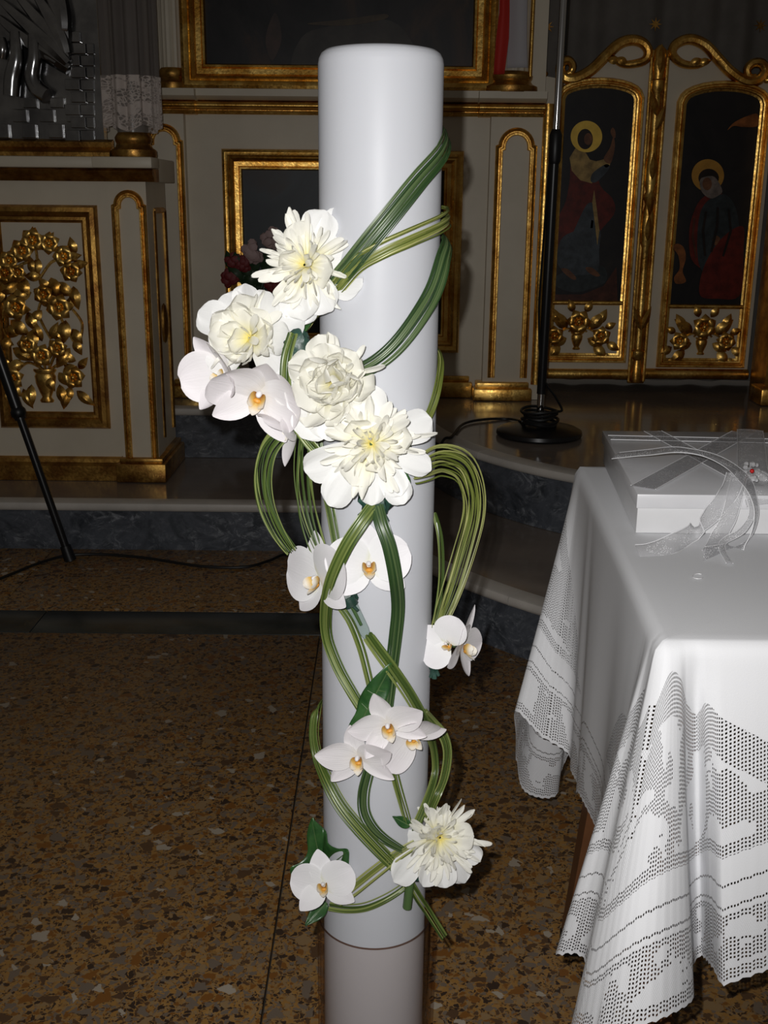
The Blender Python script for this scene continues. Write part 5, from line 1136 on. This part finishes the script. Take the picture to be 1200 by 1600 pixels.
# ================================================================== GIFT BOX
CZ = TZ + 0.002
bl0 = atz(1001, 833, CZ); lidh = 0.019; bh = at(1001, 771, bl0.y).z - CZ
lf_ = at(997, 770, bl0.y - 0.003); lb = atz(941, 673, CZ + bh)
bx1 = bl0.x + 0.40
box = empty('gift_box', ((bl0.x + bx1)/2, (bl0.y + lb.y)/2, CZ), 'white flat gift box with lid and sheer ribbons on the lace cloth', 'box')
M['boxw'] = plain('white_satin_board', (0.70, 0.70, 0.71), 0.38, 0, (0.66, 0.66, 0.67), 12)
M['lidw'] = plain('pearl_white_lid', (0.70, 0.70, 0.72), 0.3, 0, (0.64, 0.64, 0.66), 8)
xb_ = lb.x + 0.004; yb_ = lb.y - 0.004
def quadbox(x0, x1, y0, xk, y1, z0, z1, bev, mat, nm):
    bm = bmesh.new(); lo = [bm.verts.new((a, b, z0)) for a, b in ((x0, y0), (x1, y0), (x1, y1), (xk, y1))]; hi = [bm.verts.new((v.co.x, v.co.y, z1)) for v in lo]
    bm.faces.new(lo[::-1]); bm.faces.new(hi)
    for i in range(4): bm.faces.new((lo[i], lo[(i+1) % 4], hi[(i+1) % 4], hi[i]))
    bmesh.ops.bevel(bm, geom=list(bm.edges), offset=bev, segments=2, affect='EDGES', profile=0.5); bm.verts.index_update()
    mb = MB(); mb.add([v.co[:] for v in bm.verts], [[v.index for v in f.verts] for f in bm.faces]); bm.free(); return mb.build(nm, mat, box)
quadbox(lf_.x + 0.0015, bx1, bl0.y, xb_, yb_, CZ, CZ + bh - 0.004, 0.0015, M['boxw'], 'box_body')
quadbox(lf_.x - 0.001, bx1 + 0.003, bl0.y - 0.004, lb.x, lb.y, CZ + bh - lidh, CZ + bh, 0.0012, M['lidw'], 'lid')
def mk_org(name, col, a, painted_glints=True):
    t = NT(name); t.set(Base_Color=col, Roughness=0.28, Alpha=a); v = t.coord()
    t.b.inputs['Specular IOR Level'].default_value = 0.8
    n = t.noise(v, 1400, 2); t.bump(n.outputs[0], 0.5, 0.001)
    vo = t.new('ShaderNodeTexVoronoi'); vo.inputs['Scale'].default_value = 520; t.ln(v, vo.inputs['Vector']); q = t.noise(v, 45, 2)
    sp = t.math('MULTIPLY', t.math('LESS_THAN', vo.outputs['Distance'], 0.28), t.math('GREATER_THAN', q.outputs[0], 0.50))  # glints painted into the ribbon as scattered white, more opaque dots
    t.ln(t.math('ADD', a, t.math('MULTIPLY', sp, 0.6)), t.b.inputs['Alpha']); t.ln(t.mix(sp, col, (0.98, 0.98, 1.0)), t.b.inputs['Base Color']); return t.m
M['organza'] = mk_org('white_organza', (0.75, 0.75, 0.77), 0.30); M['organza_grey'] = mk_org('grey_organza', (0.50, 0.50, 0.52), 0.32)
M['edge'] = plain('ribbon_edge_thread', (0.88, 0.88, 0.90), 0.3, 0.0)
M['crystal'] = plain('clear_crystal_bead', (0.9, 0.9, 0.92), 0.05, 0.6); M['redbead'] = plain('red_bead', (0.5, 0.01, 0.01), 0.15)
lz = CZ + bh + 0.0008
def band(pl, width, nm='lid_ribbon', mat='organza_grey', dz=0.0):
    """flat ribbon pasted on the lid between two pixel points"""
    a, b = atz(*pl[0], lz + dz), atz(*pl[1], lz + dz); T = (b - a).normalized(); S = Vector((-T.y, T.x, 0))*width/2
    o = MB().add([a - S, b - S, b + S, a + S, a - S + Vector((0, 0, 0.0006)), b - S + Vector((0, 0, 0.0006)), b + S + Vector((0, 0, 0.0006)), a + S + Vector((0, 0, 0.0006))], [(0, 1, 2, 3), (4, 5, 6, 7), (0, 1, 5, 4), (1, 2, 6, 5), (2, 3, 7, 6), (3, 0, 4, 7)]).build(nm, M[mat], box, smooth=False)
    for s_ in (-1, 1):
        MB().tube([a + S*s_ + Vector((0, 0, 0.0006)), b + S*s_ + Vector((0, 0, 0.0006))], 0.0006, 5).build('ribbon_edge', M['edge'], o)
band([(952, 684), (1230, 690)], 0.030); band([(1020, 674), (1180, 760)], 0.030, dz=0.0008); band([(1160, 676), (1005, 762)], 0.034, dz=0.0016)
def ribbon(label, pts, width, mat='organza', n=50, wdir=None, twist=None):
    C = crom(pts, n); root = empty('ribbon', C[0], label, 'ribbon', 'loose organza ribbons on the box'); L_, R_ = [], []
    for i, p in enumerate(C):
        T = (C[min(i+1, n)] - C[max(i-1, 0)]).normalized(); wv = wdir[0].lerp(wdir[1], i/n) if wdir else T.cross(Vector((0, 0, 1)))
        wv = (wv - T*wv.dot(T)); wv = wv.normalized() if wv.length > 1e-4 else Vector((1, 0, 0)); ww = width*0.5
        L_.append(p - wv*ww); R_.append(p + wv*ww)
    mb = MB(); mb.grid(lambda u, v: L_[min(n, int(round(v*n)))].lerp(R_[min(n, int(round(v*n)))], u) + Vector((0, 0, 0.0015*math.sin(u*PI))), 6, n)
    o = mb.build('ribbon_band', M[mat], root, angle=180); m_ = o.modifiers.new('thickness', 'SOLIDIFY'); m_.thickness = 0.0003
    for q in (L_, R_): MB().tube(q, 0.00055, 5).build('ribbon_edge', M['edge'], root)
fy = bl0.y
W0 = Vector((0, 1, 0)); W1 = Vector((0.9, 0.2, 0.4)); W2 = Vector((0, 1, 0.2))
ribbon('sheer ribbon arching from the lid corner over the front edge', [atz(962, 712, lz + 0.004), atz(1010, 707, lz + 0.018), at(1060, 703, fy + 0.11), at(1110, 712, fy + 0.08), at(1150, 735, fy + 0.03), at(1172, 765, fy - 0.02), at(1182, 800, fy - 0.04), at(1172, 838, fy - 0.05), at(1145, 860, fy - 0.06), atz(1100, 868, CZ + 0.006)], 0.022, 'organza_grey', 60, (W0, Vector((0.6, 0.6, 0.2))))
ribbon('sparkling sheer ribbon tail hanging down the box front onto the cloth', [at(1150, 740, fy + 0.02), at(1140, 768, fy - 0.008), at(1115, 800, fy - 0.022), at(1085, 830, fy - 0.04), atz(1050, 850, CZ + 0.008), atz(1020, 860, CZ + 0.004), atz(996, 862, CZ + 0.003)], 0.024, 'organza', 50, (Vector((1, 0, 0.2)), Vector((0.2, 1, 0.5))))
ribbon('second sheer ribbon tail falling beside the sparkling one', [at(1155, 745, fy + 0.015), at(1148, 775, fy - 0.010), at(1138, 810, fy - 0.025), at(1122, 840, fy - 0.04), atz(1110, 858, CZ + 0.006)], 0.020, 'organza', 40, (Vector((1, 0, 0.1)), Vector((0.9, 0.4, 0.2))))
ribbon('narrow looped ribbon end curling on the cloth before the box', [at(1166, 768, fy - 0.012), at(1175, 800, fy - 0.03), at(1160, 828, fy - 0.045), atz(1128, 850, CZ + 0.008), atz(1140, 880, CZ + 0.003)], 0.008, 'organza', 40, (Vector((1, 0.3, 0)), Vector((1, 0.3, 0))))
ribbon('wide sparkling ribbon band at the right end of the lid', [atz(1172, 672, lz + 0.004), atz(1174, 700, lz + 0.008), atz(1176, 730, lz + 0.008), atz(1182, 760, lz + 0.006), at(1190, 790, fy - 0.008)], 0.040, 'organza', 30, (Vector((1, 0, 0)), Vector((1, 0, 0))))
orn = empty('bead_ornament', atz(1172, 742, lz), 'cluster of crystal beads with one red bead on the ribbon', 'ornament')
rb = random.Random(3)
for i in range(14):
    p = atz(1172 + rb.uniform(-14, 14), 738 + rb.uniform(-14, 12), lz + 0.012 + rb.uniform(0, 0.008)); r_ = rb.uniform(0.0025, 0.0048)
    mb = MB(); mb.ball(p, r_, 6, 4); mb.build('crystal_bead', M['crystal'], orn, smooth=False)
mb = MB(); mb.ball(atz(1175, 736, lz + 0.024), 0.0030, 10, 6); mb.build('red_bead', M['redbead'], orn)
M['tulle'] = mk_org('tulle_puff', (0.7, 0.7, 0.72), 0.35)
pc = atz(1176, 745, lz + 0.010)
MB().grid(lambda u, v: pc + Vector((0.020*math.sin(PI*v)*math.cos(2*PI*u)*(1 + 0.3*math.sin(10*PI*u)), 0.018*math.sin(PI*v)*math.sin(2*PI*u)*(1 + 0.3*math.sin(10*PI*u)), 0.010*math.cos(PI*v))), 40, 8, True).build('tulle_puff', M['tulle'], orn)
th = [atz(1090 + 8*math.cos(k*0.8), 902 + 3*math.sin(k*0.8) - 0.4*k, CZ + 0.0012) for k in range(8)]
o = MB().tube(crom(th, 30), 0.0006, 5).build('loose_thread', M['boxw']); prop(o, 'tiny loose thread lying on the cloth before the box', 'thread')
